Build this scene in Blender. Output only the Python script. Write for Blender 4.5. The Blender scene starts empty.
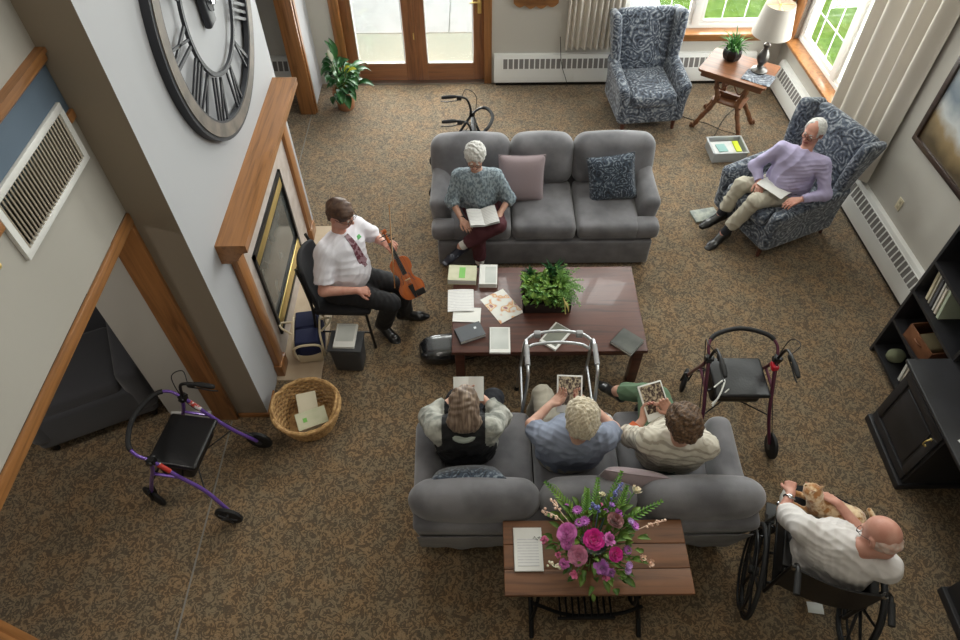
import bpy, math, random
import numpy as np
from mathutils import Matrix, Vector
import openvdb
random.seed(7)
C = bpy.context.scene.collection
PI = math.pi
def R(d): return math.radians(d)
def lin(c):
    return tuple(((x/255)/12.92 if x/255 <= .04045 else ((x/255+.055)/1.055)**2.4) for x in c)+(1,)

# ---------------------------------------------------------------- materials
def mat(name, col, rough=.6, metal=0, col2=None, nscale=8, stretch=(1,1,1), bump=0, bscale=40, detail=4, distort=0,
        lo=.35, hi=.65, coat=0, sheen=0, emit=None, estr=0, trans=0, spec=.5, alpha=1, sss=0):
    m = bpy.data.materials.new(name); m.use_nodes = True
    nt = m.node_tree; N = nt.nodes; L = nt.links; b = N['Principled BSDF']
    b.inputs['Roughness'].default_value = rough; b.inputs['Metallic'].default_value = metal
    b.inputs['Base Color'].default_value = lin(col)
    b.inputs['Specular IOR Level'].default_value = spec
    if coat: b.inputs['Coat Weight'].default_value = coat
    if sheen:
        b.inputs['Sheen Weight'].default_value = sheen; b.inputs['Sheen Roughness'].default_value = .5
    if trans: b.inputs['Transmission Weight'].default_value = trans
    if alpha < 1: b.inputs['Alpha'].default_value = alpha
    if emit:
        b.inputs['Emission Color'].default_value = lin(emit); b.inputs['Emission Strength'].default_value = estr
    tc = N.new('ShaderNodeTexCoord'); mp = N.new('ShaderNodeMapping'); mp.inputs['Scale'].default_value = stretch
    L.new(tc.outputs['Object'], mp.inputs['Vector'])
    m['mp'] = 1
    if col2:
        n = N.new('ShaderNodeTexNoise'); n.inputs['Scale'].default_value = nscale; n.inputs['Detail'].default_value = detail
        n.inputs['Distortion'].default_value = distort
        L.new(mp.outputs['Vector'], n.inputs['Vector'])
        r = N.new('ShaderNodeValToRGB'); r.color_ramp.elements[0].position = lo; r.color_ramp.elements[1].position = hi
        r.color_ramp.elements[0].color = lin(col); r.color_ramp.elements[1].color = lin(col2)
        L.new(n.outputs['Fac'], r.inputs['Fac']); L.new(r.outputs['Color'], b.inputs['Base Color'])
    if bump:
        n2 = N.new('ShaderNodeTexNoise'); n2.inputs['Scale'].default_value = bscale; n2.inputs['Detail'].default_value = 3
        L.new(mp.outputs['Vector'], n2.inputs['Vector'])
        bp = N.new('ShaderNodeBump'); bp.inputs['Strength'].default_value = bump; bp.inputs['Distance'].default_value = .01
        L.new(n2.outputs['Fac'], bp.inputs['Height']); L.new(bp.outputs['Normal'], b.inputs['Normal'])
    return m

def nodes(m):
    nt = m.node_tree; return nt, nt.nodes, nt.links, nt.nodes['Principled BSDF']
def ramp(N, stops, interp='LINEAR'):
    r = N.new('ShaderNodeValToRGB'); cr = r.color_ramp; cr.interpolation = interp
    while len(cr.elements) < len(stops): cr.elements.new(.5)
    for e, (p, c) in zip(cr.elements, stops): e.position = p; e.color = lin(c)
    return r

def carpet_mat():
    m = mat('carpet_swirl', (120,100,75), .9, spec=.25, sheen=.35)
    nt, N, L, b = nodes(m)
    tc = N.new('ShaderNodeTexCoord')
    # warp
    n0 = N.new('ShaderNodeTexNoise'); n0.inputs['Scale'].default_value = 9; n0.inputs['Detail'].default_value = 2
    L.new(tc.outputs['Object'], n0.inputs['Vector'])
    sub = N.new('ShaderNodeVectorMath'); sub.operation = 'MULTIPLY_ADD'; sub.inputs[1].default_value = (.13,.13,0)
    L.new(n0.outputs['Color'], sub.inputs[0]); L.new(tc.outputs['Object'], sub.inputs[2])
    v = N.new('ShaderNodeTexVoronoi'); v.inputs['Scale'].default_value = 12; v.inputs['Randomness'].default_value = .9
    L.new(sub.outputs[0], v.inputs['Vector'])
    # spiral-ish curls: distance rings modulated by noise
    n1 = N.new('ShaderNodeTexNoise'); n1.inputs['Scale'].default_value = 18; n1.inputs['Detail'].default_value = 1.5; n1.inputs['Distortion'].default_value = 2.2
    L.new(tc.outputs['Object'], n1.inputs['Vector'])
    ma = N.new('ShaderNodeMath'); ma.operation = 'MULTIPLY_ADD'; ma.inputs[1].default_value = 15
    L.new(v.outputs['Distance'], ma.inputs[0])
    m2 = N.new('ShaderNodeMath'); m2.operation = 'MULTIPLY'; m2.inputs[1].default_value = 16
    L.new(n1.outputs['Fac'], m2.inputs[0]); L.new(m2.outputs[0], ma.inputs[2])
    sn = N.new('ShaderNodeMath'); sn.operation = 'SINE'; L.new(ma.outputs[0], sn.inputs[0])
    mr = N.new('ShaderNodeMapRange'); mr.inputs['From Min'].default_value = -1; L.new(sn.outputs[0], mr.inputs['Value'])
    r = ramp(N, [(0,(110,97,81)),(.26,(120,106,88)),(.5,(144,126,101)),(.8,(163,144,117)),(1,(174,155,128))])
    L.new(mr.outputs[0], r.inputs['Fac'])
    # green-brown patches + fine pile noise
    n3 = N.new('ShaderNodeTexNoise'); n3.inputs['Scale'].default_value = 7; n3.inputs['Detail'].default_value = 2
    L.new(tc.outputs['Object'], n3.inputs['Vector'])
    r3 = ramp(N, [(.4,(214,210,200)),(.62,(240,218,190))])
    L.new(n3.outputs['Fac'], r3.inputs['Fac'])
    mx = N.new('ShaderNodeMix'); mx.data_type = 'RGBA'; mx.blend_type = 'MULTIPLY'; mx.inputs['Factor'].default_value = .8
    L.new(r.outputs['Color'], mx.inputs['A']); L.new(r3.outputs['Color'], mx.inputs['B'])
    n4 = N.new('ShaderNodeTexNoise'); n4.inputs['Scale'].default_value = 160; n4.inputs['Detail'].default_value = 2
    L.new(tc.outputs['Object'], n4.inputs['Vector'])
    r4 = ramp(N, [(.3,(170,170,170)),(.7,(255,255,255))])
    L.new(n4.outputs['Fac'], r4.inputs['Fac'])
    mx2 = N.new('ShaderNodeMix'); mx2.data_type = 'RGBA'; mx2.blend_type = 'MULTIPLY'; mx2.inputs['Factor'].default_value = .8
    L.new(mx.outputs['Result'], mx2.inputs['A']); L.new(r4.outputs['Color'], mx2.inputs['B'])
    L.new(mx2.outputs['Result'], b.inputs['Base Color'])
    bp = N.new('ShaderNodeBump'); bp.inputs['Strength'].default_value = .4; bp.inputs['Distance'].default_value = .01
    L.new(n4.outputs['Fac'], bp.inputs['Height']); L.new(bp.outputs['Normal'], b.inputs['Normal'])
    return m

def wood_mat(name, c1, c2, axis=0, rough=.35, scale=1, coat=.2):
    """grain runs along axis (object space)"""
    m = mat(name, c1, rough, coat=coat)
    nt, N, L, b = nodes(m)
    tc = N.new('ShaderNodeTexCoord'); mp = N.new('ShaderNodeMapping')
    s = [14*scale]*3; s[axis] = .9*scale; mp.inputs['Scale'].default_value = s
    L.new(tc.outputs['Object'], mp.inputs['Vector'])
    n = N.new('ShaderNodeTexNoise'); n.inputs['Scale'].default_value = 1.6; n.inputs['Detail'].default_value = 6; n.inputs['Distortion'].default_value = 1.2
    L.new(mp.outputs['Vector'], n.inputs['Vector'])
    r = ramp(N, [(.28,c2),(.5,c1),(.75,tuple(min(255,x*1.12) for x in c1))])
    L.new(n.outputs['Fac'], r.inputs['Fac']); L.new(r.outputs['Color'], b.inputs['Base Color'])
    return m

def paisley_mat(name, dark, mid, light, scale=7):
    m = mat(name, mid, .85, sheen=.3)
    nt, N, L, b = nodes(m)
    tc = N.new('ShaderNodeTexCoord')
    n0 = N.new('ShaderNodeTexNoise'); n0.inputs['Scale'].default_value = scale*.7; n0.inputs['Detail'].default_value = 1
    L.new(tc.outputs['Object'], n0.inputs['Vector'])
    w = N.new('ShaderNodeVectorMath'); w.operation = 'MULTIPLY_ADD'; w.inputs[1].default_value = (.3,.3,.3)
    L.new(n0.outputs['Color'], w.inputs[0]); L.new(tc.outputs['Object'], w.inputs[2])
    v = N.new('ShaderNodeTexVoronoi'); v.inputs['Scale'].default_value = scale
    L.new(w.outputs[0], v.inputs['Vector'])
    mm = N.new('ShaderNodeMath'); mm.operation = 'MULTIPLY'; mm.inputs[1].default_value = 26
    L.new(v.outputs['Distance'], mm.inputs[0])
    sn = N.new('ShaderNodeMath'); sn.operation = 'SINE'; L.new(mm.outputs[0], sn.inputs[0])
    n1 = N.new('ShaderNodeTexNoise'); n1.inputs['Scale'].default_value = scale*6; n1.inputs['Detail'].default_value = 3
    L.new(tc.outputs['Object'], n1.inputs['Vector'])
    ad = N.new('ShaderNodeMath'); ad.operation = 'MULTIPLY_ADD'; ad.inputs[1].default_value = 5.0
    L.new(n1.outputs['Fac'], ad.inputs[0]); L.new(sn.outputs[0], ad.inputs[2])
    mr = N.new('ShaderNodeMapRange'); mr.inputs['From Min'].default_value = 1.0; mr.inputs['From Max'].default_value = 4.2
    L.new(ad.outputs[0], mr.inputs['Value'])
    r = ramp(N, [(.05,dark),(.38,mid),(.62,mid),(.86,light),(1,light)])
    L.new(mr.outputs[0], r.inputs['Fac']); L.new(r.outputs['Color'], b.inputs['Base Color'])
    return m

def stripes_mat(name, base, ink, axis=1, freq=60, lo=.62, rough=.8, margin=None):
    """paper with rows of print across it"""
    m = mat(name, base, rough)
    nt, N, L, b = nodes(m)
    tc = N.new('ShaderNodeTexCoord'); sp = N.new('ShaderNodeSeparateXYZ'); L.new(tc.outputs['Object'], sp.inputs[0])
    a = N.new('ShaderNodeMath'); a.operation = 'MULTIPLY'; a.inputs[1].default_value = freq*2*PI
    L.new(sp.outputs[axis], a.inputs[0])
    s = N.new('ShaderNodeMath'); s.operation = 'SINE'; L.new(a.outputs[0], s.inputs[0])
    n = N.new('ShaderNodeTexNoise'); n.inputs['Scale'].default_value = 55; n.inputs['Detail'].default_value = 1
    L.new(tc.outputs['Object'], n.inputs['Vector'])
    mu = N.new('ShaderNodeMath'); mu.operation = 'MULTIPLY'; L.new(s.outputs[0], mu.inputs[0]); L.new(n.outputs['Fac'], mu.inputs[1])
    r = ramp(N, [(.15,base),(.35,ink)]); L.new(mu.outputs[0], r.inputs['Fac'])
    L.new(r.outputs['Color'], b.inputs['Base Color'])
    return m

# ---------------------------------------------------------------- mesh builder
class MB:
    def __init__(s, T=None): s.v = []; s.f = []; s.mi = []; s.T = T or Matrix(); s.cur = 0
    def add(s, vs, fs, T=None):
        M = s.T @ T if T is not None else s.T
        o = len(s.v)
        s.v += [tuple(M @ Vector(p)) for p in vs]
        flip = M.determinant() < 0
        for f in fs:
            f = [o+i for i in f]
            s.f.append(f[::-1] if flip else f); s.mi.append(s.cur)
        return s
    def box(s, c, d, T=None, bev=0):
        if bev: return s.rbox(c, d, bev, T=T, n=1)
        x, y, z = c; a, b, e = d[0]/2, d[1]/2, d[2]/2
        vs = [(x+i*a, y+j*b, z+k*e) for i in (-1,1) for j in (-1,1) for k in (-1,1)]
        fs = [(0,1,3,2),(4,6,7,5),(0,4,5,1),(2,3,7,6),(0,2,6,4),(1,5,7,3)]
        return s.add(vs, fs, T)
    def b2(s, p, q, T=None, bev=0):
        return s.box([(a+b)/2 for a, b in zip(p, q)], [abs(b-a) for a, b in zip(p, q)], T, bev)
    def rbox(s, c, d, r=.02, T=None, n=3, puff=(0,0,0), m=0, fn=None):
        """rounded box; n segments round each edge, m extra segments on the flats, puff bulges each face"""
        h = [x/2 for x in d]; r = min(r, min(h)*.999)
        def axis(hh):
            out = []
            for i in range(n+1): out.append((-hh + r - r*math.cos(i/n*PI/2)*1.0, -1))
            k = m+1
            for i in range(1, k): out.append((-(hh-r) + 2*(hh-r)*i/k, 0))
            for i in range(n+1): out.append((hh - r + r*math.sin(i/n*PI/2), 1))
            return [o[0] for o in out]
        ax = [axis(x) for x in h]
        idx = {}; vs = []; fs = []
        def vert(p):
            key = tuple(round(x, 6) for x in p)
            if key in idx: return idx[key]
            q = list(p); core = [max(-(h[i]-r), min(h[i]-r, q[i])) for i in range(3)]
            dv = Vector([q[i]-core[i] for i in range(3)])
            if dv.length > 1e-9:
                # spherify
                dn = dv.normalized()*r; q = [core[i]+dn[i] for i in range(3)]
            u = [q[i]/h[i] for i in range(3)]
            o = list(q)
            for i in range(3):
                if puff[i]:
                    j, k = [t for t in range(3) if t != i]
                    o[i] += puff[i]*u[i]*max(0, 1-u[j]**2)*max(0, 1-u[k]**2)
            if fn: o = fn(o, u)
            idx[key] = len(vs); vs.append((c[0]+o[0], c[1]+o[1], c[2]+o[2])); return idx[key]
        for i in range(3):
            j, k = (i+1) % 3, (i+2) % 3
            for sgn in (-1, 1):
                for a in range(len(ax[j])-1):
                    for b in range(len(ax[k])-1):
                        q = []
                        for (aa, bb) in ((a,b),(a+1,b),(a+1,b+1),(a,b+1)):
                            p = [0,0,0]; p[i] = sgn*h[i]; p[j] = ax[j][aa]; p[k] = ax[k][bb]; q.append(vert(p))
                        qq = []
                        for t in q:
                            if t not in qq: qq.append(t)
                        if len(qq) >= 3: fs.append(qq if sgn > 0 else qq[::-1])
        return s.add(vs, fs, T)
    def tube(s, pts, r, n=10, T=None, cap=True, closed=False, flat=1.0):
        pts = [Vector(p) for p in pts]; m = len(pts)
        rs = r if isinstance(r, (list, tuple)) else [r]*m
        vs = []; fs = []; up = None
        for i, p in enumerate(pts):
            if closed: t = (pts[(i+1) % m]-pts[i-1])
            else: t = pts[min(i+1, m-1)]-pts[max(i-1, 0)]
            if t.length < 1e-9: t = Vector((0,0,1))
            t.normalize()
            if up is None:
                up = Vector((0,0,1)) if abs(t.z) < .95 else Vector((1,0,0))
            a = up - t*up.dot(t)
            if a.length < 1e-6: a = t.orthogonal()
            a.normalize(); b = t.cross(a); up = a
            for k in range(n):
                th = 2*PI*k/n
                vs.append(tuple(p + a*math.cos(th)*rs[i]*flat + b*math.sin(th)*rs[i]))
        for i in range(m if closed else m-1):
            j = (i+1) % m
            for k in range(n):
                l = (k+1) % n
                fs.append((i*n+k, i*n+l, j*n+l, j*n+k))
        if cap and not closed:
            fs.append(tuple(range(n))[::-1]); fs.append(tuple((m-1)*n+k for k in range(n)))
        return s.add(vs, fs, T)
    def cyl(s, a, b, r, r2=None, n=16, T=None):
        return s.tube([a, b], [r, r if r2 is None else r2], n, T)
    def lathe(s, prof, n=24, T=None, sx=1, sy=1):
        vs = []; fs = []
        for (r, z) in prof:
            for k in range(n): vs.append((r*math.cos(2*PI*k/n)*sx, r*math.sin(2*PI*k/n)*sy, z))
        for i in range(len(prof)-1):
            for k in range(n):
                l = (k+1) % n; fs.append((i*n+k, i*n+l, (i+1)*n+l, (i+1)*n+k))
        fs.append(tuple(range(n))[::-1]); fs.append(tuple((len(prof)-1)*n+k for k in range(n)))
        return s.add(vs, fs, T)
    def ball(s, c, r, T=None, n=12):
        if not isinstance(r, (tuple, list)): r = (r, r, r)
        vs = [(c[0], c[1], c[2]-r[2])]; fs = []
        for i in range(1, n):
            ph = -PI/2 + PI*i/n
            for k in range(2*n): vs.append((c[0]+r[0]*math.cos(ph)*math.cos(PI*k/n), c[1]+r[1]*math.cos(ph)*math.sin(PI*k/n), c[2]+r[2]*math.sin(ph)))
        vs.append((c[0], c[1], c[2]+r[2])); m = 2*n
        for k in range(m): fs.append((0, 1+(k+1) % m, 1+k))
        for i in range(n-2):
            for k in range(m): fs.append((1+i*m+k, 1+i*m+(k+1) % m, 1+(i+1)*m+(k+1) % m, 1+(i+1)*m+k))
        o = 1+(n-2)*m
        for k in range(m): fs.append((o+k, o+(k+1) % m, len(vs)-1))
        return s.add(vs, fs, T)
    def prism(s, poly, z0, z1, T=None):
        """poly in xy, extruded in z; counter-clockwise"""
        n = len(poly); vs = [(x, y, z0) for x, y in poly]+[(x, y, z1) for x, y in poly]
        fs = [tuple(range(n))[::-1], tuple(range(n, 2*n))]+[(i, (i+1) % n, n+(i+1) % n, n+i) for i in range(n)]
        return s.add(vs, fs, T)
    def sweep(s, prof, path, T=None, closed=False):
        """profile (u,w) swept along path of (point, uvec, wvec)"""
        n = len(prof); vs = []; fs = []
        for p, u, w in path:
            p = Vector(p); u = Vector(u); w = Vector(w)
            vs += [tuple(p+u*a+w*b) for a, b in prof]
        m = len(path)
        for i in range(m if closed else m-1):
            j = (i+1) % m
            for k in range(n): fs.append((i*n+k, i*n+(k+1) % n, j*n+(k+1) % n, j*n+k))
        if not closed: fs += [tuple(range(n))[::-1], tuple((m-1)*n+k for k in range(n))]
        return s.add(vs, fs, T)
    def grid(s, fn, nu, nv, T=None, thick=0):
        """surface fn(u,v)->point, u,v in 0..1; closed shell of given thickness downward along normal if thick"""
        P = [[Vector(fn(i/nu, j/nv)) for j in range(nv+1)] for i in range(nu+1)]
        vs = [tuple(P[i][j]) for i in range(nu+1) for j in range(nv+1)]
        w = nv+1
        fs = [(i*w+j, (i+1)*w+j, (i+1)*w+j+1, i*w+j+1) for i in range(nu) for j in range(nv)]
        if thick:
            o = len(vs)
            for i in range(nu+1):
                for j in range(nv+1):
                    a = P[min(i+1, nu)][j]-P[max(i-1, 0)][j]; b = P[i][min(j+1, nv)]-P[i][max(j-1, 0)]
                    nn = a.cross(b); nn = nn.normalized() if nn.length > 1e-9 else Vector((0,0,1))
                    vs.append(tuple(P[i][j]-nn*thick))
            fs += [tuple(o+t for t in f[::-1]) for f in fs[:]]
            ring = [(i, 0) for i in range(nu+1)]+[(nu, j) for j in range(1, nv+1)]+[(i, nv) for i in range(nu-1, -1, -1)]+[(0, j) for j in range(nv-1, 0, -1)]
            for t in range(len(ring)):
                a = ring[t]; b = ring[(t+1) % len(ring)]; A = a[0]*w+a[1]; B = b[0]*w+b[1]
                fs.append((B, A, o+A, o+B))
        return s.add(vs, fs, T)

def obj(name, mb, mats, parent=None, sharp=40, loc=None, rotz=0, label=None):
    me = bpy.data.meshes.new(name); me.from_pydata(mb.v, [], mb.f)
    if not isinstance(mats, (list, tuple)): mats = [mats]
    for m in mats: me.materials.append(m)
    if any(mb.mi): me.polygons.foreach_set('material_index', mb.mi)
    me.update()
    me.polygons.foreach_set('use_smooth', [True]*len(me.polygons))
    try: me.set_sharp_from_angle(angle=R(sharp))
    except Exception: pass
    o = bpy.data.objects.new(name, me); C.objects.link(o)
    if parent: o.parent = parent
    if loc: o.location = loc
    if rotz: o.rotation_euler = (0,0,rotz)
    if label: o['label'] = label
    return o
def tag(o, label, cat, group=None, kind=None):
    o['label'] = label; o['category'] = cat
    if group: o['group'] = group
    if kind: o['kind'] = kind
    return o
def thing(name, label, cat, loc=(0,0,0), rotz=0, group=None):
    o = bpy.data.objects.new(name, None); C.objects.link(o); o.empty_display_size = .1
    o.location = loc; o.rotation_euler = (0,0,rotz)
    return tag(o, label, cat, group)
def struct(name, mb, m, parent=None, label=None, sharp=40):
    o = obj(name, mb, m, parent, sharp)
    if not parent:
        o['kind'] = 'structure'
        o['label'] = label or name.replace('_', ' '); o['category'] = name.split('_')[0]
    return o
def dup(root, loc, rotz, label, name=None):
    r = root.copy(); C.objects.link(r); r.location = loc; r.rotation_euler = (0,0,rotz); r['label'] = label
    for ch in list(root.children):
        c = ch.copy(); C.objects.link(c); c.parent = r
        for g in ch.children:
            d = g.copy(); C.objects.link(d); d.parent = c
    return r
def TM(loc=(0,0,0), rz=0, rx=0, ry=0, s=None):
    M = Matrix.Translation(loc) @ Matrix.Rotation(rz, 4, 'Z') @ Matrix.Rotation(ry, 4, 'Y') @ Matrix.Rotation(rx, 4, 'X')
    if s: M = M @ Matrix.Diagonal((s[0], s[1], s[2], 1))
    return M
def arc(c, r, a0, a1, n, plane='xz'):
    out = []
    for i in range(n+1):
        a = R(a0+(a1-a0)*i/n); u, w = r*math.cos(a), r*math.sin(a)
        out.append({'xz': (c[0]+u, c[1], c[2]+w), 'yz': (c[0], c[1]+u, c[2]+w), 'xy': (c[0]+u, c[1]+w, c[2])}[plane])
    return out
def smooth_path(pts, n=6):
    """Catmull-Rom through points"""
    P = [Vector(p) for p in pts]; P = [P[0]*2-P[1]]+P+[P[-1]*2-P[-2]]; out = []
    for i in range(1, len(P)-2):
        for k in range(n):
            t = k/n
            out.append(.5*((2*P[i])+(-P[i-1]+P[i+1])*t+(2*P[i-1]-5*P[i]+4*P[i+1]-P[i+2])*t*t+(-P[i-1]+3*P[i]-3*P[i+1]+P[i+2])*t**3))
    out.append(P[-2]); return [tuple(p) for p in out]
# ================================================================ palette
M = {}
M['carpet'] = carpet_mat()
M['wall_cool'] = mat('wall_paint_cool_white', (172,173,177), .75, bump=.03, bscale=200)
M['wall_taupe'] = mat('wall_darker_taupe', (140,128,112), .8)
M['wall_warm'] = mat('wall_paint_warm_white', (190,186,178), .8, bump=.03, bscale=200)
M['wall_blue'] = mat('wall_paint_slate_blue', (88,104,120), .8)
M['wall_left'] = mat('wall_paint_greige', (170,166,158), .8, bump=.03, bscale=200)
M['white'] = mat('white_enamel', (225,225,222), .4)
M['oak'] = wood_mat('oak_trim', (150,102,58), (116,76,40), 1)
M['oak_z'] = wood_mat('oak_trim_upright', (148,100,58), (114,74,40), 2)
M['oak_x'] = wood_mat('oak_trim_across', (150,102,58), (116,76,40), 0)
M['door_wood'] = wood_mat('door_wood', (140,92,58), (112,70,44), 2, .45)
M['door_wood_x'] = wood_mat('door_wood_rail', (140,92,58), (112,70,44), 0, .45)
M['dark_wood'] = wood_mat('mahogany_table', (88,50,40), (60,34,30), 0, .38, coat=.15)
M['plank'] = wood_mat('walnut_plank', (118,78,50), (84,54,34), 0, .5, coat=0)
M['eastlake'] = wood_mat('antique_wood', (116,74,46), (80,48,30), 0, .45, coat=0)
M['glass'] = None
M['black'] = mat('black_satin', (18,18,19), .4)
M['black_paint'] = mat('black_painted_wood', (34,34,37), .45, col2=(42,42,46), nscale=5)
M['rubber'] = mat('black_rubber', (22,22,23), .7)
M['chrome'] = mat('chrome', (200,202,205), .18, 1)
M['alu'] = mat('brushed_aluminium', (190,193,197), .32, 1)
M['brass'] = mat('polished_brass', (224,200,130), .42, .85)
M['iron'] = mat('cast_iron', (26,26,27), .5, .6)
M['sofa'] = mat('grey_microsuede', (90,89,93), .9, col2=(120,119,123), nscale=4.5, detail=5, sheen=.35, bump=.08, bscale=120)
M['paisley'] = paisley_mat('blue_paisley', (28,34,46), (82,91,106), (152,158,164), 6.5)
M['paisley_dark'] = paisley_mat('dark_paisley', (22,27,36), (52,64,80), (122,132,142), 9)
M['mauve'] = mat('mauve_cotton', (140,124,128), .8, sheen=.3, bump=.1, bscale=60)
M['curtain'] = mat('beige_curtain', (214,207,196), .85, bump=.1, bscale=150)
M['paper'] = mat('white_paper', (228,228,224), .8)
M['print'] = stripes_mat('printed_page', (230,230,228), (200,200,202), 1, 60)
M['marble'] = mat('pink_cream_stone', (206,196,190), .35, col2=(190,178,170), nscale=12)
M['hearth'] = mat('cream_tile', (196,178,154), .4, col2=(180,160,136), nscale=5)
M['terracotta'] = mat('terracotta', (178,128,92), .8, col2=(160,110,80), nscale=12)
M['soil'] = mat('potting_soil', (40,30,24), .95, bump=.6, bscale=80)
M['leaf'] = mat('leaf_green', (48,104,44), .4, col2=(88,140,60), nscale=9)
M['leaf_dark'] = mat('leaf_dark_green', (30,72,38), .35, col2=(50,100,48), nscale=9)
M['leaf_lime'] = mat('leaf_lime', (136,168,74), .45, col2=(74,122,56), nscale=18)
M['fern'] = mat('fern_green', (118,160,66), .5, col2=(76,122,50), nscale=20)
M['clock'] = mat('grey_clock_metal', (122,112,102), .6, 0, col2=(92,86,80), nscale=9)
M['clock_dark'] = mat('dark_clock_metal', (44,46,52), .55)
M['grey_plastic'] = mat('grey_plastic', (60,62,66), .5)

def glass_mat():
    m = bpy.data.materials.new('window_glass'); m.use_nodes = True
    nt = m.node_tree; N = nt.nodes; L = nt.links; N.clear()
    o = N.new('ShaderNodeOutputMaterial'); t = N.new('ShaderNodeBsdfTransparent'); g = N.new('ShaderNodeBsdfGlossy'); g.inputs['Roughness'].default_value = .02
    t.inputs['Color'].default_value = (.93,.95,.94,1)
    f = N.new('ShaderNodeValue'); f.outputs[0].default_value = .07
    mx = N.new('ShaderNodeMixShader'); L.new(f.outputs[0], mx.inputs[0]); L.new(t.outputs[0], mx.inputs[1]); L.new(g.outputs[0], mx.inputs[2])
    L.new(mx.outputs[0], o.inputs['Surface']); return m
M['glass'] = glass_mat()

# ================================================================ shell
YB = 7.5          # back wall face
ZC = 5.7          # ceiling
XL = -1.93        # left wall face
f = MB(); f.b2((-6,-3.2,-.1), (4.6,YB+.12,0)); struct('floor', f, M['carpet'], label='swirl-patterned brown carpet floor')
f = MB(); f.b2((-6,-3.2,ZC), (4.6,YB+.2,ZC+.1)); struct('ceiling', f, M['wall_warm'])
# back wall pieces: doors x -1.66..0.15 to 2.12 ; window_1 x 1.6..3.42, z .64..2.2 ; added upper windows z 3.1..4.9
def wall_with_holes(x0, x1, z0, z1, holes, mk):
    """cut rectangle x,z into cells around holes"""
    xs = sorted({x0, x1, *[h[0] for h in holes], *[h[1] for h in holes]}); zs = sorted({z0, z1, *[h[2] for h in holes], *[h[3] for h in holes]})
    for a, b in zip(xs, xs[1:]):
        for c, d in zip(zs, zs[1:]):
            mx, mz = (a+b)/2, (c+d)/2
            if not any(h[0] < mx < h[1] and h[2] < mz < h[3] for h in holes): mk(a, b, c, d)
w = MB()
WB = [(-1.60,.09,0,2.12), (1.62,3.36,.64,2.2), (-1.6,.1,2.9,4.9), (1.1,3.36,2.9,4.9)]
wall_with_holes(-6, 3.75, 0, ZC, WB, lambda a,b,c,d: w.b2((a,YB,c),(b,YB+.2,d)))
struct('wall_back', w, M['wall_warm'], label='back wall with french doors and a window')
TR = TM((3.56,YB,0), R(3.29))      # local -y runs towards the camera, local -x into the room
w = MB(TR)
WRH = [(-2.0,-.2,.64,2.2), (-4.6,-.5,2.9,4.9)]
wall_with_holes(-11, .2, 0, ZC, WRH, lambda a,b,c,d: w.b2((0,a,c),(.2,b,d)))
struct('wall_right', w, M['wall_warm'], label='right wall with window, picture and heater')
# left wall (plane x=XL, 15 cm thick) with wide opening y .78..2.79
w = MB(); w.b2((XL-.15,-3.2,0),(XL,.745,ZC)); w.b2((XL-.15,.745,2.13),(XL,2.79,2.735)); w.b2((XL-.15,.745,3.05),(XL,2.79,ZC)); w.b2((XL-.15,-1,2.735),(XL-.01,2.79,3.05))
struct('wall_left', w, M['wall_left'], label='left wall above the wide opening')
w = MB(); w.b2((XL-.02,-3,2.775),(XL+.004,2.785,3.01)); struct('wall_left_band', w, M['wall_blue'], label='slate blue painted band on the left wall')
# chimney mass
w = MB(); w.b2((-2.42,2.79,0),(-1.68,5.08,ZC)); o = struct('wall_fireplace', w, [M['wall_cool'], M['wall_taupe']], label='fireplace wall jutting into the room')
for p in o.data.polygons:
    if p.normal.y < -.9: p.material_index = 1  # the near face takes the darker taupe
w = MB(); w.b2((-2.44,2.782,0),(XL-.15,2.789,2.6)); struct('wall_side', w, M['wall_warm'], label='white wall strip beyond the oak jamb')
# far-left pieces: pier by the doors, header over passage
w = MB(); w.b2((XL-.15,6.98,0),(XL,YB,ZC)); w.b2((XL-.15,5.08,2.2),(XL,6.98,ZC)); struct('wall_left_rear', w, M['wall_cool'], label='short pier of wall left of the french doors')
w = MB(); w.b2((-6.1,-3.2,0),(-5.9,YB,ZC)); struct('wall_far_left', w, M['wall_warm'], label='outer wall of the side room')
w = MB(); w.b2((-6,-3.3,0),(4.6,-3.1,ZC)); struct('wall_front', w, M['wall_warm'], label='wall behind the camera')
w = MB(); w.b2((-6,-3.2,2.6),(XL-.15,YB,2.7)); struct('ceiling_side', w, M['wall_warm'], label='low ceiling of the side room')

# trims
def prof_box(mb, p, q, bev=.006): mb.b2(p, q, bev=bev)
t = MB(); prof_box(t, (XL,.70,2.056),(XL+.02,2.785,2.13)); struct('trim_1', t, M['oak'], label='oak head casing of the wide opening')
t = MB(); t.b2((XL-.16,2.755,0),(XL+.012,2.79,2.055), bev=.004); struct('trim_2', t, M['oak_z'], label='oak jamb at the chimney end of the opening')
t = MB(); t.b2((XL-.16,.745,0),(XL+.012,.785,2.055), bev=.004); t.b2((XL,.66,0),(XL+.02,.744,2.055), bev=.004); struct('trim_3', t, M['oak_z'], label='oak jamb at the near end of the opening')
t = MB()
t.sweep([(0,0),(0,-.075),(.012,-.075),(.03,-.055),(.03,-.03),(.045,-.02),(.045,0)], [((XL,y,3.085),(1,0,0),(0,0,1)) for y in (-3,2.785)])
struct('trim_4', t, M['oak'], label='upper oak moulding above the blue band')
t = MB(); t.b2((XL-.01,2.726,2.735),(XL+.022,2.785,2.78), bev=.004); t.b2((XL-.01,-1,2.735),(XL+.022,2.015,2.78), bev=.004); struct('trim_5', t, M['oak'], label='lower oak moulding below the blue band')
t = MB(); t.b2((XL-.16,6.86,0),(XL+.02,6.98,2.2), bev=.008); t.b2((XL+.02,6.89,0),(XL+.035,6.95,2.2), bev=.006); struct('trim_6', t, M['oak_z'], label='oak post at the passage beside the potted plant')
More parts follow.
